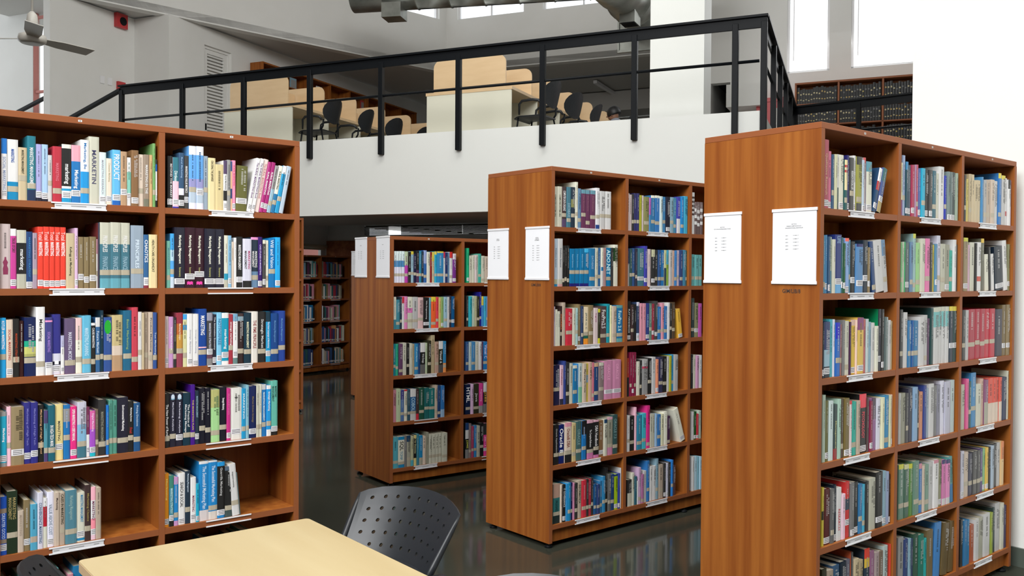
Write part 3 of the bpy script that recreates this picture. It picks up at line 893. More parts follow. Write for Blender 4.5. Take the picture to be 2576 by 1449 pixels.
172.0 36.3 215 0 17a:.92:227 t.38;Expert Systems|9ce|.15|.5|.3
209.0 36.0 216 0 17a:.92:227 t.38;Expert Systems|9ce|.15|.5|.3
245.7 37.0 217 0 4be:.1:17a:.92:227 t.38
284.9 45.4 220 0 27a t.2;DATABASE|9bd|.2|.55|.35
331.7 24.7 224 0 ccb t.25
357.1 23.4 224 0 369 t.25
381.3 19.1 225 0 ddc:.5:27a:.6:ccc
401.1 23.7 225 0 a88
426.2 41.7 226 0 17a t.2;ADO.NET|dff|.05|.7|.75
468.7 15.0 227 0 333
485.3 38.6 246 0 eed:.08:242:.4:ddc
@B11
5.1 22.1 225 0 336:.4:bbb
28.3 22.3 226 0 355 t.3
51.7 23.2 229 0 358 t.3
78.3 17.8 227 0 334 t.25
97.3 60.2 230 0 478 w.2
159.3 27.8 245 0 44a w.15
189.8 32.1 227 0 dcc
223.1 32.4 225 0 cca:.2:333 w.15
257.4 28.5 223 0 333 t.2
287.9 24.5 224 0 358 t.2
313.6 35.6 224 0 27b t.2
350.3 20.7 225 0 cc9:.5:345
372.2 20.8 225 0 4ac:.4:8a4
395.0 26.9 226 0 bbb
423.0 20.2 224 0 ca9
444.4 24.6 224 0 48c t.2
470.2 25.6 225 0 cbc t.25
497.0 29.3 227 0 347 t.2
528.4 29.5 229 0 48a
559.0 12.7 227 0 366 t.2
@B12
13.4 34.1 203 0 6aa t.25
49.3 36.2 201 0 6aa t.25
87.3 37.4 201 0 6aa t.25
@B20
9.1 13.9 221 0 dcd
23.8 13.9 205 0 ddc
38.8 21.1 194 0 ccb
61.6 15.4 223 0 322 t.3;INFORMIX|c63|.2|.6|.6
78.0 22.7 243 0 ba9
103.2 48.4 208 0 c34 t.35
154.2 23.9 210 0 ccb
179.2 18.9 210 0 acc t.35
199.8 22.0 231 0 875 w.15
222.9 18.3 220 0 346 t.25
243.1 40.4 214 0 edb:.7:265:.85:e93 t.28;JAVA to C|355|.15|.6|.4
285.2 34.7 224 0 875 t.28
321.8 37.4 207 0 dcc;Ingres|937|.15|.4|.4
360.1 20.6 201 0 cc3:.1:332:.85:cc3
382.6 52.0 216 0 544 t.2;FoxPro2.5|eee|.1|.6|.6
436.5 26.5 229 0 29a t.2
464.9 14.0 221 0 eeb
479.9 35.7 215 0 cba t.2
517.5 54.2 219 0 6aa:.07:27a:.9:6aa t.2;FoxPro 2.6|dff|.15|.7|.5
@B21
14.6 30.6 243 0 222 w.1;FLAT HANDBOOK|eee|.2|.8|.4
46.9 25.8 220 0 433 t.3
73.5 19.3 223 0 222
94.5 25.3 236 0 dde:.1:346:.8:cde w.1
123.2 25.5 228 0 d9a
149.5 29.0 227 0 d9a
181.1 31.9 227 0 348 w.1;DATA MINING|9bd|.3|.65|.5
213.8 24.3 226 0 687 t.3
238.9 22.7 223 0 934 w.2
262.5 25.4 240 0 444 w.15
289.7 31.8 204 0 37b t.25
322.3 26.7 227 0 d9a t.25
350.8 29.6 206 0 37b t.25
381.3 21.6 229 0 ddd
403.8 21.7 223 0 333 t.3
426.4 26.4 230 0 543 t.25
495.7 38.5 185 -9 eb4:.87:332 w.08
@B22
17.7 32.4 253 0 344 t.2
53.9 39.4 222 0 886 w.2
94.2 32.0 218 0 b5a
@B30
12.5 47.1 225 0 224 t.4
61.0 28.8 222 0 dbc:.85:334;Database|956|.1|.5|.4
90.5 17.4 245 0 348
108.6 25.5 238 0 333 t.25
135.6 27.2 228 0 ccb
163.5 32.6 216 0 ddc:.08:27a t.3
196.8 10.4 223 0 38c
208.0 29.2 224 0 bcc:.6:7b9
238.7 28.6 222 0 cba;Migrating to Oracle|543|.15|.75|.5
268.8 19.7 221 0 cb5:.3:8ab:.5:cb5
289.3 27.5 227 0 ca9
317.6 18.4 223 0 c78 t.15
337.5 34.0 219 0 ca8:.1:247 t.2
373.1 38.3 219 0 ccb:.08:877 t.3
415.3 70.5 227 0 c8a w.2;ORACLE|eac|.1|.5|.3
487.4 70.1 228 0 c8a w.2;ORACLE|eac|.1|.5|.3
@B31
16.5 19.0 231 0 b43:.5:333
37.2 18.3 266 0 824 t.25
56.3 19.2 265 0 824 w.12
76.3 19.3 264 0 824 t.25
98.9 29.6 206 0 ddc
129.3 18.7 213 0 333 t.25
149.7 51.4 217 0 bbb:.2:c46:.26:999
204.6 33.8 220 0 222 t.35
239.3 35.8 226 0 ccc
276.8 25.5 210 0 e97 w.1
303.2 38.1 220 0 335 t.28
344.9 35.8 224 0 222 t.25
382.5 23.4 222 0 ccc
406.9 19.0 226 0 aa3
426.8 21.0 231 0 39c t.25
448.7 43.1 229 0 bbb
@B32
22.9 21.9 221 0 333
45.8 24.9 219 0 ccb
71.7 27.9 212 0 c9b
101.5 30.1 213 0 ddd
@B40
15.4 37.7 225 0 222 t.25;Oracle Applications|bbb|.1|.7|.35
55.6 45.0 220 0 126 t.25;Oracle 8|fff|.1|.72|.6
102.3 53.3 227 0 d9a:.1:dcb:.7:222 t.25;Oracle8i DBA|843|.15|.62|.45
157.3 33.9 219 0 cb8 t.2
193.0 43.0 225 0 466 t.25;ORACLE|8aa|.2|.6|.5
237.8 35.5 224 0 222:.35:27b t.3
275.1 53.0 225 0 dab:.08:222:.85:c7a t.2;The Complete Reference|eee|.25|.7|.4
329.9 44.6 220 0 dab:.05:222:.92:c7a t.25;DBA Handbook|eee|.15|.7|.5
377.2 39.5 212 0 864 w.12
418.6 26.0 215 0 246:.1:ccb;Oracle8i|333|.15|.5|.6
446.4 47.8 224 0 dab:.06:998:.75:c8a t.25
496.1 43.6 233 0 355 t.2;ORACLE 7.3|8aa|.1|.6|.5
@B41
18.5 23.4 219 0 ddd t.3
42.9 44.2 212 0 222 t.25
88.0 15.8 262 0 ebc
105.8 43.9 212 0 38a t.2
150.7 41.3 218 0 4bc t.25
193.0 30.5 262 0 d38 t.1
225.5 21.5 209 0 ccb
248.0 23.7 206 0 bba
272.7 20.7 204 0 9bd
294.4 32.3 198 0 37b t.3
327.7 28.3 198 0 ddb
357.1 34.9 209 0 eed
394.1 27.7 178 0 424 t.1
520.5 47.5 224 -20 eed w.1
@B42
34.0 21.3 183 0 ccc
56.5 24.9 181 0 252 w.1
82.4 21.6 164 0 c34 w.1
106.3 28.6 183 0 bcb
@B50
20.0 51.0 223 0 b98:.35:377:.8:233 t.25;UNLEASHED|122|.4|.7|.4
72.2 15.5 212 0 dcb
88.9 22.4 212 0 222 w.1;IT GOVERNANCE|ddd|.1|.6|.6
113.2 12.4 212 0 4ae
126.7 24.3 215 0 28b t.25
152.1 14.1 215 0 225 t.25
167.5 15.1 210 0 c8a
183.8 23.8 207 0 333 t.25
208.6 29.2 215 0 ba9;INFORMATICA|554|.1|.6|.6
239.8 37.3 213 0 c34 t.25
278.3 17.3 215 0 333 t.25
296.8 21.8 212 0 a34 t.25
319.8 18.4 216 0 333 t.3
339.4 23.0 177 0 258 t.25
363.6 23.1 173 0 347 t.25
387.8 22.4 189 0 37a t.25
411.4 25.2 211 0 38b t.3
437.8 18.1 260 0 222 t.25
457.1 26.4 218 0 666 t.25
484.8 26.6 214 0 247 t.25
512.7 31.5 209 0 247:.05:ac2 w.1
545.4 18.1 212 0 349 w.1
566.1 5.6 242 0 ccc
@B51
24.8 37.1 161 0 333:.5:ccb
62.9 24.6 197 0 ddc
88.5 21.8 173 0 367
111.3 8.9 144 0 ddd
121.2 26.0 222 0 cac t.15
149.2 23.1 178 0 b7a t.1
173.3 28.3 194 0 ccc
203.7 25.5 252 0 37b t.3
231.2 26.7 214 0 ddd
258.9 31.0 213 0 ddd
290.9 23.9 254 0 8ab t.25
316.9 44.0 211 0 ba9 t.25
361.9 20.1 217 0 333 w.1
383.1 22.3 214 0 ccd w.1
406.4 22.4 218 0 333
429.9 21.5 229 0 38d t.3
452.4 28.1 191 0 644
@B52
41.5 24.8 223 0 ddd
67.4 27.2 219 0 bde
95.7 21.6 216 0 8bc
118.5 21.8 213 0 acd
@D00
8.5 20.4 226 0 dee:.3:48b:.5:dde t.25
29.8 21.4 226 0 dee:.3:48b:.5:dde t.25
52.0 20.6 227 0 dee:.3:48b:.5:dde t.25
73.5 21.6 227 0 dee:.3:48b:.5:dde t.25
96.0 28.0 226 0 bca:.45:b4a t.25
125.7 20.9 223 0 222:.8:333 t.3
147.5 21.8 227 0 dc4:.1:9bc t.3
170.3 21.9 212 0 224 t.3
193.1 22.0 232 0 222:.6:535 t.25
216.1 19.4 232 0 38a t.25
236.4 15.7 229 0 234 t.25
253.0 26.0 237 0 9ad:.4:36a t.2
279.9 27.1 226 0 ddc
307.9 15.9 226 0 822
324.8 20.7 227 0 dc5:.3:cb9 t.25
346.4 19.8 231 0 dc5:.1:3ac t.25
367.2 54.2 232 0 dc5:.05:38b t.25
422.3 16.3 229 0 c35:.2:ddd
439.6 18.2 225 0 236 t.25
458.8 18.3 225 0 68a
478.0 25.1 230 0 c33:.2:ddd t.2
504.2 28.2 218 0 ddd:.2:738 w.1
@D01
29.6 20.9 262 0 2a7 w.1
52.5 24.9 204 0 ccb
78.4 22.0 206 0 ccb
101.5 19.1 209 0 dcc
121.6 14.1 214 0 bcb
136.7 25.3 222 0 4a9 t.25
163.1 28.5 206 0 ccb t.1
192.6 39.9 203 0 cba t.1
@D10
5.8 21.3 232 0 ddc:.7:489
28.0 30.3 212 0 489 t.2
59.2 15.2 231 0 234 t.25
75.3 17.1 231 0 c34:.2:ddd
93.3 25.3 235 0 d8b t.25
119.5 42.7 231 0 ddc:.35:d7b:.5:ccb t.25
163.1 44.9 230 0 bbb t.25
208.9 43.4 226 0 dbb t.3
254.1 45.6 225 0 222 w.15;Win Programming|ddd|.1|.7|.3
300.7 16.9 225 0 7ab
319.4 39.5 229 0 dc4:.15:e63 t.15
360.8 22.7 228 0 d45 t.25
384.5 20.0 224 0 cb7
405.4 20.0 228 0 8a6 w.1
426.4 30.7 228 0 9bc t.25
458.1 17.3 227 0 ccc
476.4 17.4 236 0 334 t.2
495.8 26.2 231 0 158 w.2
@D11
33.0 14.9 230 0 333 t.25
48.9 28.9 230 0 3ab
78.9 24.1 234 0 bcb
103.9 19.1 233 0 aa8 t.25
124.1 22.2 229 0 332 t.25
148.3 18.3 262 0 228 t.25
168.6 18.3 229 0 dc4:.3:48c
189.0 22.5 228 0 4ac
212.5 25.7 228 0 68b t.25
@D20
4.9 20.4 228 0 289 t.3
27.1 20.5 227 0 3a8 t.25
51.2 30.5 226 0 646 t.15
82.6 30.6 233 0 ccb
115.0 21.7 228 0 222 t.3
137.7 24.6 227 0 ccb
163.2 17.4 222 0 ba8 t.2
181.4 29.4 221 0 38b t.2;PHP and MySQL|cef|.1|.6|.4
211.7 16.6 224 0 247
229.3 41.7 227 0 ddd:.3:222:.7:666;Web Design|ddd|.35|.65|.5
271.9 17.7 225 0 bca
290.6 28.1 241 0 332 t.3
320.5 32.0 280 0 ba8
354.4 30.3 230 0 b98 t.3
386.7 37.2 233 0 ddd:.25:332:.75:555;Visual 6|eee|.3|.7|.5
425.8 25.9 231 0 38b:.7:e95 t.2
@D21
26.5 24.9 219 0 358 t.25
52.3 24.0 214 0 bcc
77.3 33.1 217 0 48b t.25
111.4 29.3 216 0 ccb
141.7 27.4 215 0 ddd
170.1 13.2 214 0 535
184.4 50.2 212 0 27b t.25;Visual C|ddf|.1|.6|.5
@D30
2.3 28.4 231 0 c89
31.6 34.9 237 0 bca
68.2 27.9 226 0 448:.3:57a t.25
97.9 25.3 228 0 c34:.05:ddc t.2
125.1 20.9 222 0 356 t.25
147.8 46.6 228 0 ddd:.25:369:.75:ccc t.25;COBOL|bde|.28|.7|.6
195.3 23.0 225 0 433:.8:c34
221.1 41.7 231 0 254 t.25
264.6 40.1 228 0 266 t.35
306.6 46.1 221 0 277 t.35
354.7 24.6 242 0 cba t.2
380.2 24.8 237 0 247 t.15
405.9 33.5 234 0 37b:.75:9bd
@D31
28.9 41.9 227 0 124 t.2;HTML|fff|.1|.6|.75
72.7 24.1 229 0 dbd
98.8 48.5 226 0 332 t.2;Java|ddd|.3|.6|.5
149.3 38.7 227 0 d49:.75:999;Programming|fce|.2|.6|.4
190.0 29.7 229 0 ddd:.3:222:.7:777;J2EE|eb5|.3|.65|.7
221.8 21.6 231 0 ccc
@D40
4.0 42.7 225 0 5ab t.2
48.6 50.3 223 0 28b:.1:ddc:.85:28b t.15;SQL|222|.15|.45|.7;TCP/IP|38a|.47|.75|.4
99.8 19.0 224 0 777
120.6 30.9 225 0 246:.2:aa9 t.25
153.3 23.8 218 0 bb9:.8:5ab
178.9 22.0 223 0 dc8:.1:222:.75:dc8;C for Dummies|dda|.1|.6|.6
202.8 20.3 229 0 489
224.0 27.8 215 0 28b:.8:aa9 t.2
253.6 27.0 207 0 dcb
283.4 18.7 233 0 998
304.0 26.3 214 0 ccb t.25
332.2 28.3 213 0 ccb t.25;Let us C|554|.1|.5|.5
362.4 26.6 213 0 ccb t.25;Let us C|554|.1|.5|.5
390.9 24.8 214 0 ccb t.25;Let us C|554|.1|.5|.5
417.7 45.2 214 0 ccb t.2;Let us C|554|.1|.45|.35
@D41
27.3 29.9 269 0 247:.2:ddd:.45:222:.75:888;J2ME|dd6|.48|.72|.7
59.1 22.0 262 0 877 t.2
82.2 21.1 239 0 a46 t.25
105.3 24.2 241 0 38c t.25
131.5 26.4 238 0 bba t.2;Java 2|333|.2|.55|.6
159.9 32.6 256 0 222 t.3
194.6 28.7 249 0 333:.35:e49 w.2;J2EE 1.4|fde|.4|.7|.5
224.3 21.6 246 0 ccb'''
def parse(line):
    head, *ti = line.split(';'); f = head.split(); b = dict(s=float(f[0])/1000, w=float(f[1])/1000, h=float(f[2])/1000, r=math.radians(float(f[3])), st=[], side=None, t=[])
    for q, tok in enumerate(f[4:]):
        if q == 0:
            p = tok.split(':'); b['bands'] = []; z = 0
            for i in range(0, len(p), 2):
                e = float(p[i+1]) if i+1 < len(p) else 1.0; b['bands'].append((z, e, p[i])); z = e
        elif tok[0] in 'wtPBG': b['st'].append((tok[0], float(tok[1:])))
        elif tok in ('K', 'C'): b['st'].append((tok, .5))
        elif tok[0] == 's': b['side'] = tok[1:]
    for t in ti:
        q = t.strip().split('|'); b['t'].append((q[0], q[1], float(q[2]), float(q[3]), float(q[4]), float(q[5]) if len(q) > 5 else 0))
    return b
comps = {}; cur = None
for ln in BOOKS.strip().split('\n'):
    if ln[0] == '@': cur = comps.setdefault(ln[1:], [])
    else: cur.append(parse(ln))
text_geo([t[0] for c in comps.values() for b in c for t in b['t']])
def fit(c, k=.95): return tuple(min(1, x*k) for x in c[:3])+(1,)
def cover(mb, w, h, d, bands, side):
    t = min(.0025, w*.15); yb = .003
    ys = [(0, yb), (.22*w, .0008), (.78*w, .0008), (w, yb)]
    for z0, z1, c in bands:
        cc = fit(lin(c)); a, b_ = h*(1-z1), h*(1-z0)
        for (xa, ya), (xb, yb2) in zip(ys, ys[1:]): mb.face([(xa, ya, a), (xb, yb2, a), (xb, yb2, b_), (xa, ya, b_)], cc)
    sc_ = fit(lin(side)); tc = fit(lin(bands[0][2]))
    mb.face([(0, yb, h), (.22*w, .0008, h), (.78*w, .0008, h), (w, yb, h), (w, .007, h), (0, .007, h)], tc)
    mb.face([(t, .007, 0), (t, .007, h), (w-t, .007, h), (w-t, .007, 0)], tc)
    for x0, x1, sgn in ((0, t, -1), (w-t, w, 1)):
        o, i = (x0, x1) if sgn < 0 else (x1, x0)
        mb.face([(o, yb, 0), (o, yb, h), (o, d, h), (o, d, 0)], sc_); mb.face([(i, .007, 0), (i, d, 0), (i, d, h), (i, .007, h)], sc_)
        mb.face([(x0, .007, h), (x1, .007, h), (x1, d, h), (x0, d, h)], sc_); mb.face([(x0, d, 0), (x0, d, h), (x1, d, h), (x1, d, 0)], sc_)
def pages(mb, w, h, d, c):
    t = min(.0025, w*.15); mb.box(t, w-t, .0072, d-.004, .003, h-.003, c)
def sticker(mb, kind, pos, w, h):
    if kind in 'wt':
        hh = (.024 if kind == 'w' else .021)*min(1, h/.2); z = max(.002, pos*h-hh/2); c = lin('e6e6ea') if kind == 'w' else lin('b4ab97')
        ys = [(.0, .0026), (.22*w, .0004), (.78*w, .0004), (w, .0026)]
        for (xa, ya), (xb, yb) in zip(ys, ys[1:]): mb.face([(xa, ya, z), (xb, yb, z), (xb, yb, z+hh), (xa, ya, z+hh)], c)
        if kind == 'w' and w > .006:
            for q in range(3):
                zz = z+hh*(.2+.27*q); mb.face([(.12*w, .0002, zz), (.85*w, .0002, zz), (.85*w, .0002, zz+.0022), (.12*w, .0002, zz+.0022)], lin('555'))
    else:
        if kind == 'G': pts = [(.5*w+.42*w*math.cos(a*.4), pos*h+.13*h*math.sin(a*.4)) for a in range(16)]; c = lin('2a3')
        elif kind == 'B': pts = [(x*w, pos*h+z*h) for x, z in ((.28, -.11), (.75, -.11), (.78, -.02), (.66, .03), (.76, .08), (.6, .12), (.58, .16), (.42, .16), (.4, .12), (.24, .08), (.34, .03), (.25, -.02))]; c = lin('835')
        elif kind == 'P': pts = [(x*w, pos*h+z*h) for x, z in ((.2, -.03), (.35, -.018), (.5, -.03), (.65, -.018), (.8, -.03), (.8, .02), (.65, .03), (.5, .02), (.35, .03), (.2, .02))]; c = lin('e4a')
        elif kind == 'K': pts = [(.5*w+.28*w*math.cos(a*.4), .93*h+.012*math.sin(a*.4)) for a in range(16)]; c = lin('cde')
        else: pts = [(x*w, .82*h+z*h) for x, z in ((.4, -.02), (.6, -.02), (.66, .01), (.57, .0), (.5, .03), (.43, .0), (.34, .01))]; c = lin('444')
        mb.face([(x, .0003, z) for x, z in pts], c)
        if kind == 'K': mb.face([(.2*w, .0003, .885*h), (.8*w, .0003, .885*h), (.8*w, .0003, .9*h), (.2*w, .0003, .9*h)], lin('6bd'))
def title(mb, b):
    w, h = b['w'], b['h']
    for t, c, f0, f1, hf, xo in b['t']:
        hh = hf*w; xl = w/2-hh/2+xo*w
        put_text(mb, t, (xl, .0003, h*(1-f0)), (0, 0, -h*(f1-f0)), (hh, 0, 0), lin(c))
def print_marks(mb, b, R):                                  # illegible small print on a spine: rows of tiny blocks
    w, h = b['w'], b['h']
    if w < .009 or b['t']: return
    main = lin(max(b['bands'], key=lambda q: q[1]-q[0])[2]); lum = .3*main[0]+.6*main[1]+.1*main[2]
    c = tuple(x*.3 for x in main[:3])+(1,) if lum > .22 else tuple(min(1, x*.5+.34) for x in main[:3])+(1,)
    for row in range(2 if w > .024 and R.random() < .5 else 1):
        hh = w*R.uniform(.16, .3); xc = w*(.5 if row == 0 else .76); z = h*R.uniform(.84, .95); end = h*R.uniform(.42, .62)
        while z > end:
            l = R.uniform(.0016, .0036)*max(.8, min(1.6, w/.02)); mb.face([(xc-hh/2, .0004, z-l), (xc+hh/2*R.uniform(.6, 1), .0004, z-l), (xc+hh/2*R.uniform(.6, 1), .0004, z), (xc-hh/2, .0004, z)], c)
            z -= l*1.45 if R.random() > .16 else l*3
def book_xf(key, k, row, b):
    o, th, nb, rows, H = CASES[key]; u = Vector((math.cos(th), math.sin(th))); v = Vector((-u.y, u.x))
    x0 = k*WB+TB+b['s']; z = H-(row+1)*P3+.0004
    p = o+u*x0+v*b['in']; z += max(0, b['w']*math.sin(b['r']))
    return (p.x, p.y, z), (0, b['r'], th)
NAMES = dict(white='eee', black='222', grey='888', red='c33', pink='d9a', magenta='b37', purple='537', orange='e93', yellow='dc5', cream='dcb', tan='b97', brown='643', olive='875', green='494', teal='388', turquoise='6bb', blue='27b', navy='125')
NAMES['light blue'] = '9bd'; NAMES['pale grey'] = 'ccc'; NAMES['dark grey'] = '444'; NAMES['lavender'] = 'aad'
def cname(h):
    c = lin(h); g = lambda x: x**.45
    return min(NAMES, key=lambda n: sum((g(p)-g(q))**2 for p, q in zip(c[:3], lin(NAMES[n])[:3])))
ORD = 'first second third fourth fifth sixth seventh eighth ninth tenth eleventh twelfth thirteenth fourteenth fifteenth sixteenth seventeenth eighteenth nineteenth twentieth twenty-first twenty-second twenty-third twenty-fourth twenty-fifth'.split()
ROWN = ['top', 'second', 'third', 'fourth', 'fifth', 'bottom']
stuff = MB(); R2 = random.Random(11)
pg_me = MB(); pg_me.box(0, 1, 0, 1, 0, 1); pg_me = pg_me.mesh('page_block', M_['page'])
for key, lst in comps.items():
    cs, row, bay = key[0], int(key[1]), int(key[2]); single = (cs == 'A') or (cs == 'C' and bay == 0 and row < 5)
    k = bay+1 if cs == 'A' else bay
    for i, b in enumerate(lst):
        b['in'] = R2.uniform(.006, .013); d = min(.225, max(.14, b['h']*R2.uniform(.68, .8)))
        main = max(b['bands'], key=lambda q: q[1]-q[0])[2]; side = b['side'] or main
        loc, rot = book_xf(cs, k, row, b)
        if single:
            m = MB(); cover(m, b['w'], b['h'], d, b['bands'], side); o = m.build('book', M_['cover']); o.location = loc; o.rotation_euler = rot
            second = max([q for q in b['bands'] if q[2] != main] or [(0, 0, None)], key=lambda q: q[1]-q[0])
            nm = cname(main); extra = ''
            if second[2] and second[1]-second[0] > .12 and cname(second[2]) != nm: nm += ' and '+cname(second[2])
            where = ('%s from left on %s shelf, %s of left bookcase' % (ORD[i], ROWN[row], ('left bay', 'right bay')[bay])) if cs == 'A' else ('%s from left on %s shelf, first bay of right bookcase' % (ORD[i], ROWN[row]))
            if len((nm+' book '+where).split()) > 16: nm = cname(main).split()[-1]
            tag(o, '%s book, %s' % (nm, where), 'book', 'books on the left bookcase' if cs == 'A' else 'books in the first bay of the right bookcase')
            t = min(.0025, b['w']*.15)
            p = bpy.data.objects.new('page_block', pg_me); col.objects.link(p); p.parent = o; p.location = (t, .0072, .003); p.scale = (b['w']-2*t, d-.0112, b['h']-.006)
            for s in b['st']:
                q = MB(); sticker(q, s[0], s[1], b['w'], b['h']); q.build({'w': 'call_number_label', 't': 'tape_label'}.get(s[0], 'cover_emblem'), M_['paper'] if s[0] in 'wt' else M_['cover'], o)
            q = MB(); title(q, b); print_marks(q, b, R2)
            if q.f: q.build('title_lettering', M_['cover'], o)
        else:
            stuff.xf = Matrix.Translation(loc) @ Matrix.Rotation(rot[2], 4, 'Z') @ Matrix.Rotation(rot[1], 4, 'Y')
            cover(stuff, b['w'], b['h'], d, b['bands'], side); pages(stuff, b['w'], b['h'], d, lin('cfc8b4'))
            for s in b['st']: sticker(stuff, s[0], s[1], b['w'], b['h'])
            title(stuff, b); print_marks(stuff, b, R2)
PAL = 'ccb ddd 27a 358 444 222 a34 875 ba9 6aa c89 347 998 dcb 366 eee 8ab 635 c96'.split()
def random_row(cs, k, row, upto=.56, dim=None):
    s = .004
    while True:
        w = R2.uniform(.012, .04)
        if s+w > upto: break
        b = dict(s=s, w=w, h=R2.uniform(.19, .25), r=0); b['in'] = R2.uniform(.008, .02); c = R2.choice(PAL)
        loc, rot = book_xf(cs, k, row, b); stuff.xf = Matrix.Translation(loc) @ Matrix.Rotation(rot[2], 4, 'Z')
        cover(stuff, w, b['h'], .17, [(0, 1, c)], c); pages(stuff, w, b['h'], .17, lin('cfc8b4')); sticker(stuff, R2.choice('wt'), .14, w, b['h'])
        s += w+.0006
for row in range(6): random_row('A', 0, row, .5)
random_row('A', 1, 5, .5); random_row('A', 2, 5, .5)
for row in range(6): random_row('B', 3, row, .5)
for row in range(5): random_row('D', 2, row, .45); random_row('D', 3, row, .5)
for row in range(5):
    for k in (0, 1): random_row('E', k, row, R2.uniform(.4, .54))
for row in range(6): random_row('G', 1, row, .55)
for row in range(5): random_row('F', 0, row, .55)
stuff.xf = None
so = stuff.build('library_books', M_['cover'])
tag(so, 'rows of assorted library books filling the middle and rear bookcases', 'books', kind='stuff')
# ================================================================== gallery things
def gempty(name, a, b, z, label, cat, group=None, rot=0):
    return empty(name, G(a, b, z), MA+rot, label, cat, group)
# railing along the gallery edge: posts bolted to the fascia, flat handrail, thin middle bar
rl = gempty('railing', 0, 0, 0, 'long black steel railing along the gallery edge above the bookcases', 'railing')
for a in [-.308-1.1*k for k in range(8)]+[-9.18, -.012]:
    bevel(part('post', M_['black'], rl, (a-.032, a+.032, -.062, -.002, 3.03, 4.19)), .004, 1)
bevel(part('handrail', M_['black'], rl, (-9.22, .03, -.075, .015, 4.235, 4.262), (-9.2, .02, -.05, -.025, 4.125, 4.235)), .003, 1)
m = MB(); m.tube([(-9.2, -.03, 3.755), (-.06, -.03, 3.785)], .017, 8); m.build('middle_bar', M_['black'], rl, smooth=True)
r2 = gempty('railing', 0, 0, 0, 'black steel railing running back from the gallery corner in steep perspective', 'railing')
def sidept(t, off=0): return (-.31*t+off, 5.32*t)
for k in range(1, 6):
    a, b = sidept(k/5); part('post', M_['black'], r2, (a-.03, a+.03, b-.03, b+.03, 3.0, 4.2))
m = MB(); m.prism([(-.07, .03), (.03, .03), (-.27, 5.36), (-.37, 5.36)], 4.235, 4.262); m.prism([(-.045, .03), (-.02, .03), (-.325, 5.36), (-.35, 5.36)][::1], 4.125, 4.235); m.build('handrail', M_['black'], r2)
m = MB(); m.tube([(-.02, -.02, 3.785), (-.33, 5.3, 3.785)], .017, 8); m.build('middle_bar', M_['black'], r2, smooth=True)
r3 = gempty('railing', -.31, 5.32, 0, 'black steel railing in front of the dark bound volumes', 'railing', rot=math.atan2(-.45, 1.63))
for x in (0, 1.0, 2.1, 3.2): part('post', M_['black'], r3, (x-.03+.02, x+.03+.02, -.03, .03, 3.0, 4.2))
part('handrail', M_['black'], r3, (-.03, 4, -.05, .05, 4.235, 4.262), (-.03, 4, -.015, .01, 4.125, 4.235))
m = MB(); m.tube([(0, 0, 3.785), (4, 0, 3.785)], .017, 8); m.build('middle_bar', M_['black'], r3, smooth=True)
# stair that drops to the left of the gallery, two handrails
stn = gempty('staircase', -9.35, 0, 0, 'white stair flight descending left behind the left bookcase', 'stairs')
for k in range(14): part('step', M_['wall'], stn, (-.28*(k+1), -.28*k, .02, 1.15, max(0, 3.25-.2*(k+1)-.2), 3.25-.2*(k+1)))
for lab, a0, z0, b, L in (('black handrail sloping down from the left end of the gallery railing', -9.2, 4.22, -.03, 2.6), ('short black handrail on the far side of the stair by the slit window', -12.08, 4.62, 1.15, 2.4)):
    h = gempty('stair_handrail', a0, b, z0, lab, 'handrail'); sl = .33 if b < 0 else .29
    m = MB(); m.box(-L, 0, -.035, .035, -.045, .0)
    for i, v in enumerate(m.v): m.v[i] = (v[0], v[1], v[2]+v[0]*sl)
    m.build('rail', M_['black'], h)
    if b > 0: part('post', M_['black'], h, (-.09, -.03, -.025, .025, -2.2, -.05))
    else:
        m = MB(); m.box(-L, 0, -.015, .015, -.5, -.47)
        for i, v in enumerate(m.v): m.v[i] = (v[0], v[1], v[2]+v[0]*sl)
        m.build('middle_bar', M_['black'], h)
# study carrels in two double-sided rows
def rounded(w, z0, z1, r, n=5):
    pts = [(-w, z0), (w, z0)]
    for k in range(n+1): a = math.pi/2*k/n; pts.append((w-r+r*math.cos(a), z1-r+r*math.sin(a)))
    for k in range(n+1): a = math.pi/2*(1+k/n); pts.append((-w+r+r*math.cos(a), z1-r+r*math.sin(a)))
    return pts
def slab_xz(m, pts, y0, y1):
    a = [m.pt((x, y0, z)) for x, z in pts]; b = [m.pt((x, y1, z)) for x, z in pts]; n = len(pts)
    for f in [a, b[::-1]]+[[a[(k+1) % n], a[k], b[k], b[(k+1) % n]] for k in range(n)]: m.f.append(f); m.c.append(m.color); m.m.append(0)
dv = MB(); slab_xz(dv, rounded(.555, .81, 1.26, .11), 0, .022); dv_me = dv.mesh('divider', M_['beech'])
def carrel(a, b, label, group):
    c = gempty('study_carrel', a, b, FZ, label, 'carrel', group)
    o = bpy.data.objects.new('divider', dv_me); col.objects.link(o); o.parent = c; o.location = (0, .03, 0)
    part('desktop', M_['beech'], c, (-.665, .665, 0, .898, .77, .81))
    part('end_panel', M_['cream'], c, (-.65, .65, .005, .03, 0, .77))
    part('centre_panel', M_['beech'], c, (-.012, .012, .055, .895, .81, 1.16)); part('modesty_panel', M_['cream'], c, (-.015, .015, .03, .895, .2, .77))
for k in range(7):
    nth = ['nearest', 'second', 'third', 'fourth', 'fifth', 'sixth', 'farthest'][k]
    carrel(-4.16, 1.3+.9*k, '%s beech study carrel of the row beside the seated reader' % nth, 'study carrels on the gallery')
    carrel(-7.72, 1.2+.9*k, '%s beech study carrel of the left row on the gallery' % nth, 'study carrels on the gallery')
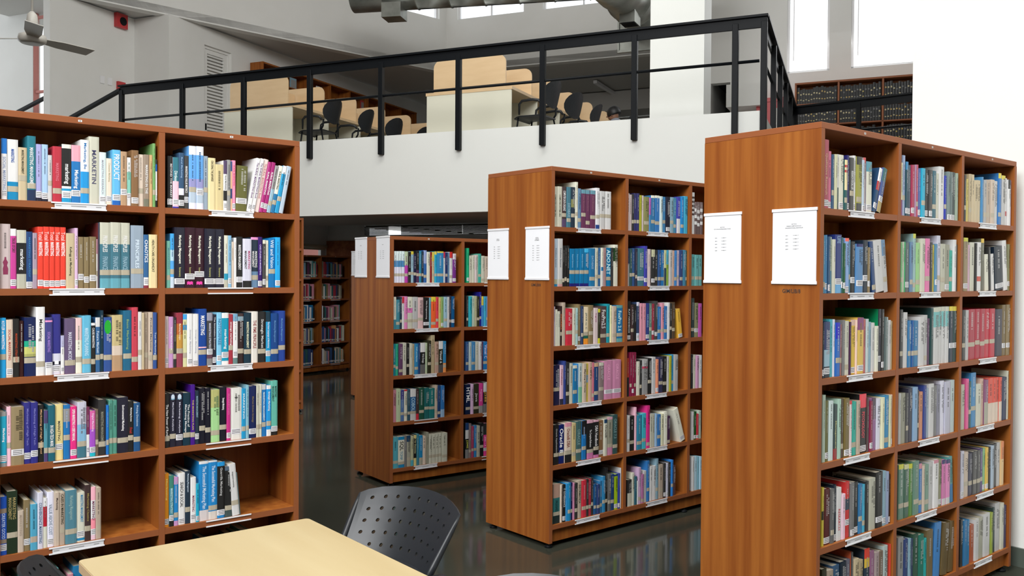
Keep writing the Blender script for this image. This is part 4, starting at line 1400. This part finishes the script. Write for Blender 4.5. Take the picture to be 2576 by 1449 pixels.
# black plastic chairs with a perforated curved back (all chairs share it)
def chair_parts():
    nx, nz = 9, 5; hw = .195; z0, z1 = .62, .825
    def P(x, z): return (x*(1+.12*(z-z0)/.2), -.17-.075*(1-(x/hw)**2)-.6*(z-z0), z-(.02*(x/hw)**2+.012*(x/hw)**8)*(z-z0)/.2)
    m = MB(); xs = [-hw+.022+k*(2*hw-.044)/nx for k in range(nx+1)]; zs = [z0+.014+k*(z1-z0-.028)/nz for k in range(nz+1)]
    def quad(xa, xb, za, zb): m.face([P(xa, za), P(xb, za), P(xb, zb), P(xa, zb)])
    for i in range(nx):
        quad(xs[i], xs[i+1], z0, zs[0]); quad(xs[i], xs[i+1], zs[-1], z1)
        for j in range(nz):
            cx, cz = (xs[i]+xs[i+1])/2, (zs[j]+zs[j+1])/2; r = .0058
            ring = [(cx+r*math.cos(math.pi*q/4+math.pi/8), cz+r*math.sin(math.pi*q/4+math.pi/8)) for q in range(8)]
            ox = [(xs[i+1], cz+.3*(zs[j+1]-cz)), (xs[i+1], zs[j+1]), (xs[i], zs[j+1]), (xs[i], cz+.3*(zs[j+1]-cz)), (xs[i], cz-.3*(zs[j+1]-cz)), (xs[i], zs[j]), (xs[i+1], zs[j]), (xs[i+1], cz-.3*(zs[j+1]-cz))]
            for q in range(8):
                a, b = ring[q], ring[(q+1) % 8]; c, d = ox[(q+1) % 8], ox[q]
                m.face([P(*a), P(*d), P(*c), P(*b)])
    for k in range(-1, nz+1):
        za = z0 if k < 0 else zs[k]; zb = zs[0] if k < 0 else (z1 if k == nz else zs[k+1])
        quad(-hw, xs[0], za, zb); quad(xs[-1], hw, za, zb)
    bm_ = bmesh.new(); me = m.mesh('backrest', M_['plastic'], True); bm_.from_mesh(me); bmesh.ops.remove_doubles(bm_, verts=bm_.verts, dist=.0004); bmesh.ops.recalc_face_normals(bm_, faces=bm_.faces); bm_.to_mesh(me); bm_.free()
    out = [('backrest', me)]
    rim = MB()
    for s in (-1, 1): rim.tube([P(s*hw, z) for z in (z0-.03, .66, .7, .75, .79, z1)], [.013, .012, .011, .01, .008, .004], 8)
    rim.tube([P(hw*x/6, z0-.004) for x in range(-6, 7)], .009, 8)
    out.append(('backrest_rim', rim.mesh('backrest_rim', M_['plastic'], True)))
    st = MB(); n = 12
    def S(i, j):
        x = -.225+.45*i/n; y = -.2+.42*j/n; t = j/n
        return (x*(1-.1*(1-t)), y, .45-.018*math.cos((i/n-.5)*math.pi)*math.sin(t*math.pi)-(.03*((t-.8)/.2)**2 if t > .8 else 0))
    for i in range(n):
        for j in range(n):
            st.face([S(i, j), S(i+1, j), S(i+1, j+1), S(i, j+1)])
            st.face([tuple(Vector(q)-Vector((0, 0, .018))) for q in (S(i, j+1), S(i+1, j+1), S(i+1, j), S(i, j))])
    for i in range(n):
        for j, fl_ in ((0, 0), (n, 1)):
            a, b = S(i, j), S(i+1, j); a2, b2 = [(q[0], q[1], q[2]-.018) for q in (a, b)]
            st.face([a2, b2, b, a] if not fl_ else [a, b, b2, a2])
    for j in range(n):
        for i in (0, n):
            a, b = S(i, j), S(i, j+1); a2, b2 = [(q[0], q[1], q[2]-.018) for q in (a, b)]; st.face([a, b, b2, a2])
    out.append(('seat', st.mesh('seat', M_['plastic'], True)))
    for s in (-1, 1):
        f = MB(); f.tube([(s*.2, .17, .44), (s*.21, .2, .2), (s*.215, .21, 0)], .012, 8); out.append(('leg', f.mesh('leg', M_['black'], True)))
        f = MB(); f.tube([(s*.2, -.17, .44), (s*.21, -.22, .2), (s*.215, -.25, 0)], .012, 8); out.append(('leg', f.mesh('leg', M_['black'], True)))
        f = MB(); f.tube([(s*.2, -.16, .44), (s*.205, -.2, .5), (s*.2, -.205, .6)], .014, 8); out.append(('back_support', f.mesh('back_support', M_['black'], True)))
        f = MB(); f.tube([(s*.235, -.2, .585), (s*.255, -.17, .63), (s*.262, -.08, .645), (s*.262, .08, .64), (s*.25, .13, .6), (s*.235, .14, .46)], [.018, .02, .019, .019, .016, .012], 8); out.append(('armrest', f.mesh('armrest', M_['plastic'], True)))
    return out
CH = chair_parts()
def shell_back():
    m = MB(); n = 20; rings = []
    for sgn in (1, -1):
        rr = []
        for q in range(0, 6):
            t = q/5; rr.append([(.25*t*math.cos(2*math.pi*k/n), -.2-.075*(1-(t*math.cos(2*math.pi*k/n))**2)-.25*(.19*t*math.sin(2*math.pi*k/n)+.1)+sgn*.006*(1-t*.7), .74+.19*t*math.sin(2*math.pi*k/n)) for k in range(n)])
        rings.append(rr)
    for sgn, rr in zip((1, -1), rings):
        for a, b in zip(rr[0:], rr[1:]):
            for k in range(n):
                f = [a[k], a[(k+1) % n], b[(k+1) % n], b[k]]; m.face(f if sgn < 0 else f[::-1])
    for k in range(n): m.face([rings[0][-1][k], rings[0][-1][(k+1) % n], rings[1][-1][(k+1) % n], rings[1][-1][k]])
    return m.mesh('backrest', M_['plastic'], True)
SHELL = [(n, me) for n, me in CH if n not in ('backrest', 'backrest_rim')]+[('backrest', shell_back())]
def shell_chair(loc, rz, label, group):
    c = empty('chair', loc, rz, label, 'chair', group)
    for n, me in SHELL:
        o = bpy.data.objects.new(n, me); col.objects.link(o); o.parent = c
    return c
def chair(loc, rz, label, group):
    c = empty('chair', loc, rz, label, 'chair', group)
    for n, me in CH:
        o = bpy.data.objects.new(n, me); col.objects.link(o); o.parent = c
        if n == 'backrest':
            s = o.modifiers.new('solid', 'SOLIDIFY'); s.thickness = .007; s.offset = 0; q = o.modifiers.new('split', 'EDGE_SPLIT'); q.split_angle = .6
    return c
gg = 'black chairs at the gallery carrels'
NT = ['nearest', 'second', 'third', 'fourth', 'fifth', 'sixth']
for k in range(6):
    jit = rnd.uniform(-.25, .25)
    if k != 3: shell_chair(G(-3.33, 1.75+.9*k, FZ), MA+math.pi/2+jit, '%s black chair along the carrel row beside the seated reader' % NT[k], gg)
    shell_chair(G(-6.9, 1.65+.9*k, FZ), MA+math.pi/2-jit*.7, '%s black chair along the left carrel row' % NT[k], gg)
shell_chair(G(-3.05, 4.56, FZ), MA+math.pi/2, 'black chair the reader with dark hair sits on', gg)
# the reader: only the bent head shows above the gallery edge
pr = gempty('person', -3.05, 4.56, FZ-.06, 'person with short black hair sitting bent over a carrel, in grey shirt', 'person', rot=math.pi/2)
def skin(name, verts, edges, radii, mat_, parent, sub=2):
    me = bpy.data.meshes.new(name); me.from_pydata(verts, edges, []); o = bpy.data.objects.new(name, me); col.objects.link(o); o.parent = parent; me.materials.append(mat_)
    md = o.modifiers.new('skin', 'SKIN')
    for i, r in enumerate(radii): me.skin_vertices[0].data[i].radius = (r, r) if not isinstance(r, tuple) else r
    me.skin_vertices[0].data[0].use_root = True
    s = o.modifiers.new('sub', 'SUBSURF'); s.levels = sub; s.render_levels = sub; md.use_smooth_shade = True
    return o
bv = [(0, -.1, .52), (0, -.08, .68), (0, -.0, .86), (0, .03, .93), (.17, .02, .84), (.22, .14, .7), (.12, .34, .8), (.05, .43, .82), (-.17, .02, .84), (-.22, .14, .7), (-.12, .34, .8), (-.05, .43, .82), (.1, -.08, .5), (.11, .3, .5), (.11, .3, .12), (.11, .4, .05), (-.1, -.08, .5), (-.11, .3, .5), (-.11, .3, .12), (-.11, .4, .05)]
be = [(0, 1), (1, 2), (2, 3), (2, 4), (4, 5), (5, 6), (6, 7), (2, 8), (8, 9), (9, 10), (10, 11), (0, 12), (12, 13), (13, 14), (14, 15), (0, 16), (16, 17), (17, 18), (18, 19)]
skin('body', bv, be, [(.15, .11), (.15, .1), (.13, .09), .05, .06, .045, .035, .025, .06, .045, .035, .025, .08, .06, .045, .035, .08, .06, .045, .035], M_['shirt'], pr)
hd = MB(); n = 14
def ell(m, c, rx, ry, rz, tilt, z0=-1, z1=1):
    m.xf = Matrix.Translation(c) @ Matrix.Rotation(tilt, 4, 'X') @ Matrix.Diagonal((rx, ry, rz, 1))
    m.lathe([(math.sqrt(max(1e-4, 1-z*z)), z) for z in [z0+(z1-z0)*q/10 for q in range(11)]], 18); m.xf = None
ell(hd, (0, .07, 1.0), .075, .095, .115, -.5)
hd.tube([(0, .03, .9), (0, .05, .97)], .05, 10); hd.tube([(0, .165, .985), (0, .178, .965)], [.008, .013], 6)
for s in (-1, 1): hd.tube([(s*.074, .06, .985), (s*.083, .055, .99)], [.022, .018], 8)
hdo = hd.build('head', M_['skin'], pr, smooth=True)
for s in (-1, 1):
    e = MB(); ell(e, (s*.03, .15, 1.0), .01, .006, .006, 0); e.build('eye', M_['hair'], hdo, smooth=True)
ha = MB(); ell(ha, (0, .05, 1.03), .105, .12, .122, -.35, -.35, 1); ha.build('hair', M_['hair'], pr, smooth=True)
# black bound volumes on the bookcase by the tall windows
BB = 6.5
bc = gempty('periodicals_bookcase', -.44, BB, FZ, 'cherry bookcase of black bound volumes under the tall windows', 'bookcase')
part('side_panel', M_['edge'], bc, (0, .03, 0, .3, 0, 1.6)); part('side_panel', M_['edge'], bc, (2.8, 2.83, 0, .3, 0, 1.6))
for k in (1, 2, 3): part('divider', M_['edge'], bc, (.7*k, .7*k+.03, 0, .3, 0, 1.6))
part('back_panel', M_['wood'], bc, (.03, 2.8, .28, .3, 0, 1.6)); part('top_board', M_['edge'], bc, (0, 2.83, -.01, .3, 1.6, 1.63))
for j in range(4): part('shelf', M_['edge'], bc, (.03, 2.8, 0, .28, 1.24-.36*j, 1.262-.36*j))
gv = []
def volume_mesh(i):
    R = random.Random(i); m = MB(); w = .042; h = .27; m.box(0, w, .004, .2, 0, h, lin('1a1c1e')); m.box(.004, w-.004, .01, .196, h, h+.0015, lin('b8b09a'))
    c = lin(R.choice(['c8b030', 'd8c890', 'b8a878', 'c8a020', '666']))
    m.face([(0, .004, 0), (w*.5, 0, 0), (w*.5, 0, h), (0, .004, h)], lin('17191b')); m.face([(w*.5, 0, 0), (w, .004, 0), (w, .004, h), (w*.5, 0, h)], lin('17191b'))
    for z, dz in ((.16+R.uniform(-.02, .03), .022), (.06+R.uniform(-.01, .02), .016)):
        for q in range(2):
            zz = z+q*dz*.6; m.face([(w*.2, -.0008, zz), (w*.8, -.0008, zz), (w*.75, -.0008, zz+dz*.4), (w*.25, -.0008, zz+dz*.35)], c)
    return m.mesh('bound_volume', M_['cover'])
VM = [volume_mesh(i) for i in range(7)]
rown = ['top', 'second', 'third']
for j in range(3):
    for bay in range(3):
        x = .7*bay+.035; cnt = 0
        while x < .7*bay+.7-.045:
            o = bpy.data.objects.new('bound_volume', rnd.choice(VM)); col.objects.link(o); z = 1.262-.36*j
            q = G(-.44+x, BB+.03, FZ+z); o.location = q; o.rotation_euler = (0, 0, MA); o.scale = (1, 1, rnd.uniform(.92, 1.1))
            tag(o, 'black bound volume, %s from left, %s shelf, %s bay under the tall windows' % (ORD[cnt], rown[j], ['left', 'middle', 'right'][bay]), 'bound volume', 'bound volumes on the %s shelf, %s bay' % (rown[j], ['left', 'middle', 'right'][bay]))
            x += .0435; cnt += 1
# far bookcase along the gallery's left wall
fb = gempty('bookcase', -10.6, 4.4, FZ, 'dark bookcase along the far left wall of the gallery', 'bookcase', rot=math.pi/2)
part('back_panel', M_['wood'], fb, (0, 6, -.02, 0, 0, 2.44)); part('top_board', M_['wood'], fb, (0, 6, -.32, 0, 2.42, 2.45))
for k in range(9): part('divider', M_['wood'], fb, (.745*k, .745*k+.025, -.32, -.02, 0, 2.42))
for j in range(7): part('shelf', M_['wood'], fb, (0, 6, -.31, -.02, .05+.34*j, .07+.34*j))
for k, (xx, z, c, s) in enumerate(((.2, 2.11, 'dde', 'white'), (1.0, 2.11, '8ab', 'light blue'), (1.9, 2.11, 'ddd', 'pale grey'), (2.7, 1.77, 'cc9', 'cream'), (3.6, 2.11, 'b44', 'red'))):
    m = MB(); m.box(0, .2, 0, .02, 0, .24, lin(c)); m.box(.02, .18, -.001, 0, .03, .2, lin('999'))
    q = Vector(G(-10.6+.2, 4.4+xx, FZ+z)); tag(m.build('display_book', M_['cover'], None, q, MA+math.pi/2), '%s book stood face out on the far gallery bookcase' % s, 'book')
# louvred door on the left gallery wall
dr = gstruct('door_1', M_['wall'], (-10.73, -10.66, 3.17, 3.22, FZ, 5.77), (-10.73, -10.66, 3.84, 3.89, FZ, 5.77), (-10.73, -10.66, 3.22, 3.84, 5.72, 5.77), (-10.72, -10.68, 3.22, 3.3, FZ, 5.72), (-10.72, -10.68, 3.74, 3.84, FZ, 5.72), (-10.72, -10.68, 3.3, 3.74, 5.64, 5.72))
lm = MB(); lm.face([(-10.715, 3.3, 0), (-10.715, 3.74, 0), (-10.68, 3.74, -.04), (-10.68, 3.3, -.04)]); lm.face([(-10.68, 3.3, -.046), (-10.68, 3.74, -.046), (-10.715, 3.74, -.006), (-10.715, 3.3, -.006)])
lm.face([(-10.68, 3.3, -.046), (-10.68, 3.3, -.04), (-10.68, 3.74, -.04), (-10.68, 3.74, -.046)])
lme = lm.mesh('slat', M_['wall'])
for k in range(38):
    o = bpy.data.objects.new('slat', lme); col.objects.link(o); o.parent = dr; o.location = (0, 0, 5.64-.063*k)
gstruct('door_handle', M_['black'], (-10.68, -10.66, 3.25, 3.27, 4.2, 4.32), parent=dr)
gstruct('hinge', M_['duct'], (-10.68, -10.67, 3.79, 3.81, 5.2, 5.35), parent=dr)
# small wall things
sp = gempty('wall_speaker', -11.45, 1.97, 5.98, 'small red sounder with black round grille high on the left wall', 'alarm')
part('housing', M_['red'], sp, (0, .07, -.12, .12, -.13, .12))
m = MB(); m.xf = Matrix.Translation((.07, .02, -.01)) @ Matrix.Rotation(math.pi/2, 4, 'Y'); m.lathe([(.075, 0), (.07, .012), (.03, .016)], 18); m.build('grille', M_['black'], sp)
for i, bq in enumerate((1.55, 1.71)): tag(bevel(gstruct('light_switch', M_['white_plastic'], (-11.45, -11.435, bq, bq+.09, 4.8, 4.93)), .004), '%s white switch plate on the left wall near the stair' % ('left', 'right')[i], 'switch'); 
for o in [o for o in bpy.data.objects if o.name.startswith('light_switch')]: del o['kind']
al = tag(gstruct('call_point', M_['red'], (-11.45, -11.4, 1.9, 2.06, 4.75, 4.9)), 'small red call point on the left wall behind the railing', 'alarm'); del al['kind']
fc = gempty('fire_hose_cabinet', -1.1, 6.65, 4.0, 'red fire hose cabinet seen behind the corner of the railing', 'fire cabinet')
part('cabinet_body', M_['red'], fc, (0, .62, 0, .3, 0, .68)); part('cabinet_frame', M_['red'], fc, (-.01, .04, -.02, 0, -.01, .69), (.58, .63, -.02, 0, -.01, .69), (.04, .58, -.02, 0, .62, .69), (.04, .58, -.02, 0, -.01, .05))
part('cabinet_glass', M_['soffit'], fc, (.3, .58, -.008, 0, .05, .5)); part('latch', M_['white_plastic'], fc, (.28, .34, -.03, -.02, .2, .24))
# galvanised ducts
def ring_duct(parent, L, r, step):
    m = MB(); prof = []; x = 0
    while x < L: prof += [(r, x), (r, x+step-.03), (r+.012, x+step-.02), (r+.012, x+step-.01), (r, x+step)]; x += step
    m.xf = Matrix.Rotation(math.pi/2, 4, 'Y'); m.lathe(prof, 28); m.build('duct_run', M_['duct'], parent, smooth=True)
d1 = empty('ventilation_duct', (-2.92, 16.2, 6.56), math.atan2(-.75, 3.55), 'round galvanised air duct under the clerestory with side outlets', 'duct')
ring_duct(d1, 5.6, .28, .62)
m = MB(); m.prism([(.36, -.42), (.86, -.42), (.86, 0), (.36, 0)], -.22, .02); part('outlet', M_['duct'], d1, (.42, .78, -.5, -.1, -.12, .14)); part('outlet', M_['duct'], d1, (.62, .98, -.25, .12, -.46, -.2))
for k in range(8): part('louvre', M_['white_plastic'], d1, (.44, .76, -.51, -.495, -.1+.028*k, -.086+.028*k))
part('hanger', M_['black'], d1, (1.7, 1.72, -.01, .01, .28, 2.0)); part('hanger', M_['black'], d1, (4.5, 4.52, -.01, .01, .28, 2.0))
d2 = empty('ventilation_duct', (1.92, 14.1, 5.84), MA+math.pi/2, 'large galvanised duct end with square plate beside the white column', 'duct')
m = MB(); m.xf = Matrix.Rotation(-math.pi/2, 4, 'Y'); m.lathe([(.36, -.5), (.36, 0), (.375, .01), (.375, .03), (.36, .04), (.36, .3), (.375, .31), (.375, .33), (.36, .34), (.33, .6), (.36, .9), (.36, 1.6)], 28); m.build('duct_run', M_['duct'], d2, smooth=True)
part('square_plate', M_['duct'], d2, (.5, .56, -.45, .42, -.62, .6)); part('square_rim', M_['duct'], d2, (.47, .5, -.46, .43, -.63, -.59), (.47, .5, .4, .43, -.6, .6))
part('outlet', M_['duct'], d2, (-.62, -.3, -.18, .06, -.46, -.2))
for k in range(6): part('louvre', M_['black'], d2, (-.61+.045*k, -.595+.045*k, -.17, .05, -.47, -.462))
part('bracket', M_['duct'], d2, (.56, 2.0, -.03, .03, .3, .36))
# ceiling fan above the left bookcase
fn = empty('ceiling_fan', (-4.83, 8.9, 3.86), 0, 'cream ceiling fan with three blades hanging at the left', 'ceiling fan')
m = MB(); m.lathe([(.02, -.045), (.1, -.05), (.128, -.03), (.132, .0), (.125, .03), (.06, .06), (.035, .09), (.02, .1)], 28); m.build('motor', M_['fan'], fn, smooth=True)
m = MB(); m.lathe([(.012, .08), (.012, 4.8)], 10); m.build('down_rod', M_['fan'], fn, smooth=True)
m = MB(); m.lathe([(.03, .1), (.06, .14), (.045, .24), (.018, .27)], 16); m.build('rod_cover', M_['fan'], fn, smooth=True)
bl = MB(); prev = None
for q in range(9):
    x = .1+.54*q/8; hw_ = .05+.028*min(1, q/3); tw = .22
    ring = [(x, -hw_, hw_*tw+.003), (x, hw_, -hw_*tw+.003), (x, hw_, -hw_*tw-.003), (x, -hw_, hw_*tw-.003)]
    if prev:
        for k in range(4): bl.face([prev[k], prev[(k+1) % 4], ring[(k+1) % 4], ring[k]])
    prev = ring
bl.face(prev)
ble = bl.mesh('blade', M_['fan'])
for ang in (-60, 60, 180):
    o = bpy.data.objects.new('blade', ble); col.objects.link(o); o.parent = fn; o.rotation_euler = (0, 0, math.radians(ang))
# tube lights under the low ceilings
for i, (a, b, z, L, t) in enumerate(((-7.2, 9.2, 6.02, 1.6, 'far left'), (-5.4, 10.2, 6.02, 1.6, 'right'))):
    c = gempty('ceiling_light', a, b, z, 'unlit ceiling batten light above the gallery carrels, %s one' % t, 'light'); part('batten', M_['white_plastic'], c, (0, .09, 0, L, 0, .07))
c = gempty('ceiling_light', -8.2, 3.6, 2.68, 'white batten light under the gallery above the dark bookcase', 'light'); part('batten', M_['white_plastic'], c, (0, 2.6, 0, .12, 0, .06)); part('bracket', M_['blind'], c, (2.3, 2.5, 0, .12, -.01, 0))
bd = gempty('roller_blind', -10.6, 5.3, 2.06, 'cream roller blind above the lower left window', 'blind'); m = MB(); m.xf = Matrix.Translation((.03, 0, .06)) @ Matrix.Rotation(-math.pi/2, 4, 'X'); m.lathe([(.04, 0), (.04, 1.6)], 12); m.build('roll', M_['cream'], bd, smooth=True); part('fabric', M_['cream'], bd, (.005, .01, 0, 1.6, -.02, .06))
# beam under the gallery ceiling by the left wall
gstruct('trim_5', M_['wall'], (-10.6, -10.0, 4.6, 7, 2.6, 2.75))
# outside the lower window: a pink wall and a tree
ow = gstruct('wall_outside', M_['pink'], (-14.2, -14.0, 9.55, 12, 0, 4)); 
tr = gempty('tree', -14.5, 8.2, 0, 'green leafy tree outside the lower left window', 'tree')
m = MB(); m.tube([(0, 0, 0), (.05, 0, 1.2), (0, .1, 2.2)], [.12, .1, .06], 8); m.build('trunk', M_['laterite'], tr)
m = MB(); R = random.Random(5)
for _ in range(700):
    d = Vector((R.gauss(0, 1), R.gauss(0, 1), R.gauss(0, 1))).normalized()*R.uniform(.3, 1)**.5; c = Vector((d.x*1.1, d.y*1.0, 2.2+d.z*.9)); s = R.uniform(.06, .12)
    u_ = Vector((R.gauss(0, 1), R.gauss(0, 1), R.gauss(0, 1))).normalized(); w_ = u_.orthogonal().normalized()
    m.face([c-u_*s, c+w_*s*.5, c+u_*s, c-w_*s*.5])
m.build('foliage', M_['leaf'], tr)
# ================================================================== foreground table and chairs
TT = .6845; e1 = Vector((-math.cos(TT), -math.sin(TT))); e2 = Vector((math.sin(TT), -math.cos(TT)))
tb = empty('reading_table', (-.645, 2.802, 0), math.atan2(e2.y, e2.x), 'pale maple reading table in the foreground with a black chair pushed in', 'table')
# local x along e2 (towards the camera), local -y along e1
LT, WT = 1.8, .676
def rrect(x0, x1, y0, y1, r):
    p = []
    for cx, cy, a0 in ((x1-r, y1-r, 0), (x0+r, y1-r, 90), (x0+r, y0+r, 180), (x1-r, y0+r, 270)):
        for k in range(5): a = math.radians(a0+22.5*k); p.append((cx+r*math.cos(a), cy+r*math.sin(a)))
    return p
m = MB(); m.prism(rrect(.001, LT-.001, -WT+.001, -.001, .014), .7475, .75); m.build('table_top', M_['table'], tb)
m = MB(); m.prism(rrect(0, LT, -WT, 0, .015), .722, .7475); m.build('top_edge', M_['table_edge'], tb)
for x in (.06, LT-.1):
    for y in (-WT+.06, -.1): part('leg', M_['black'], tb, (x, x+.04, y, y+.04, 0, .69))
part('apron', M_['black'], tb, (.08, LT-.08, -WT+.07, -WT+.09, .66, .722), (.08, LT-.08, -.09, -.07, .66, .722), (.07, .09, -WT+.07, -.07, .66, .722), (LT-.09, LT-.07, -WT+.07, -.07, .66, .722))
fg = 'black chairs around the reading table'
chair((-.506, 2.596, 0), math.radians(143.1), 'black perforated chair pushed in at the right side of the table', fg)
chair((-.85, 2.27, 0), .62-math.pi/2, 'black chair at the left of the table, only its backrest tip showing', fg)
chair((-.07, 1.745, 0), math.radians(143.1), 'black chair at the bottom edge, only its top rim showing', fg)
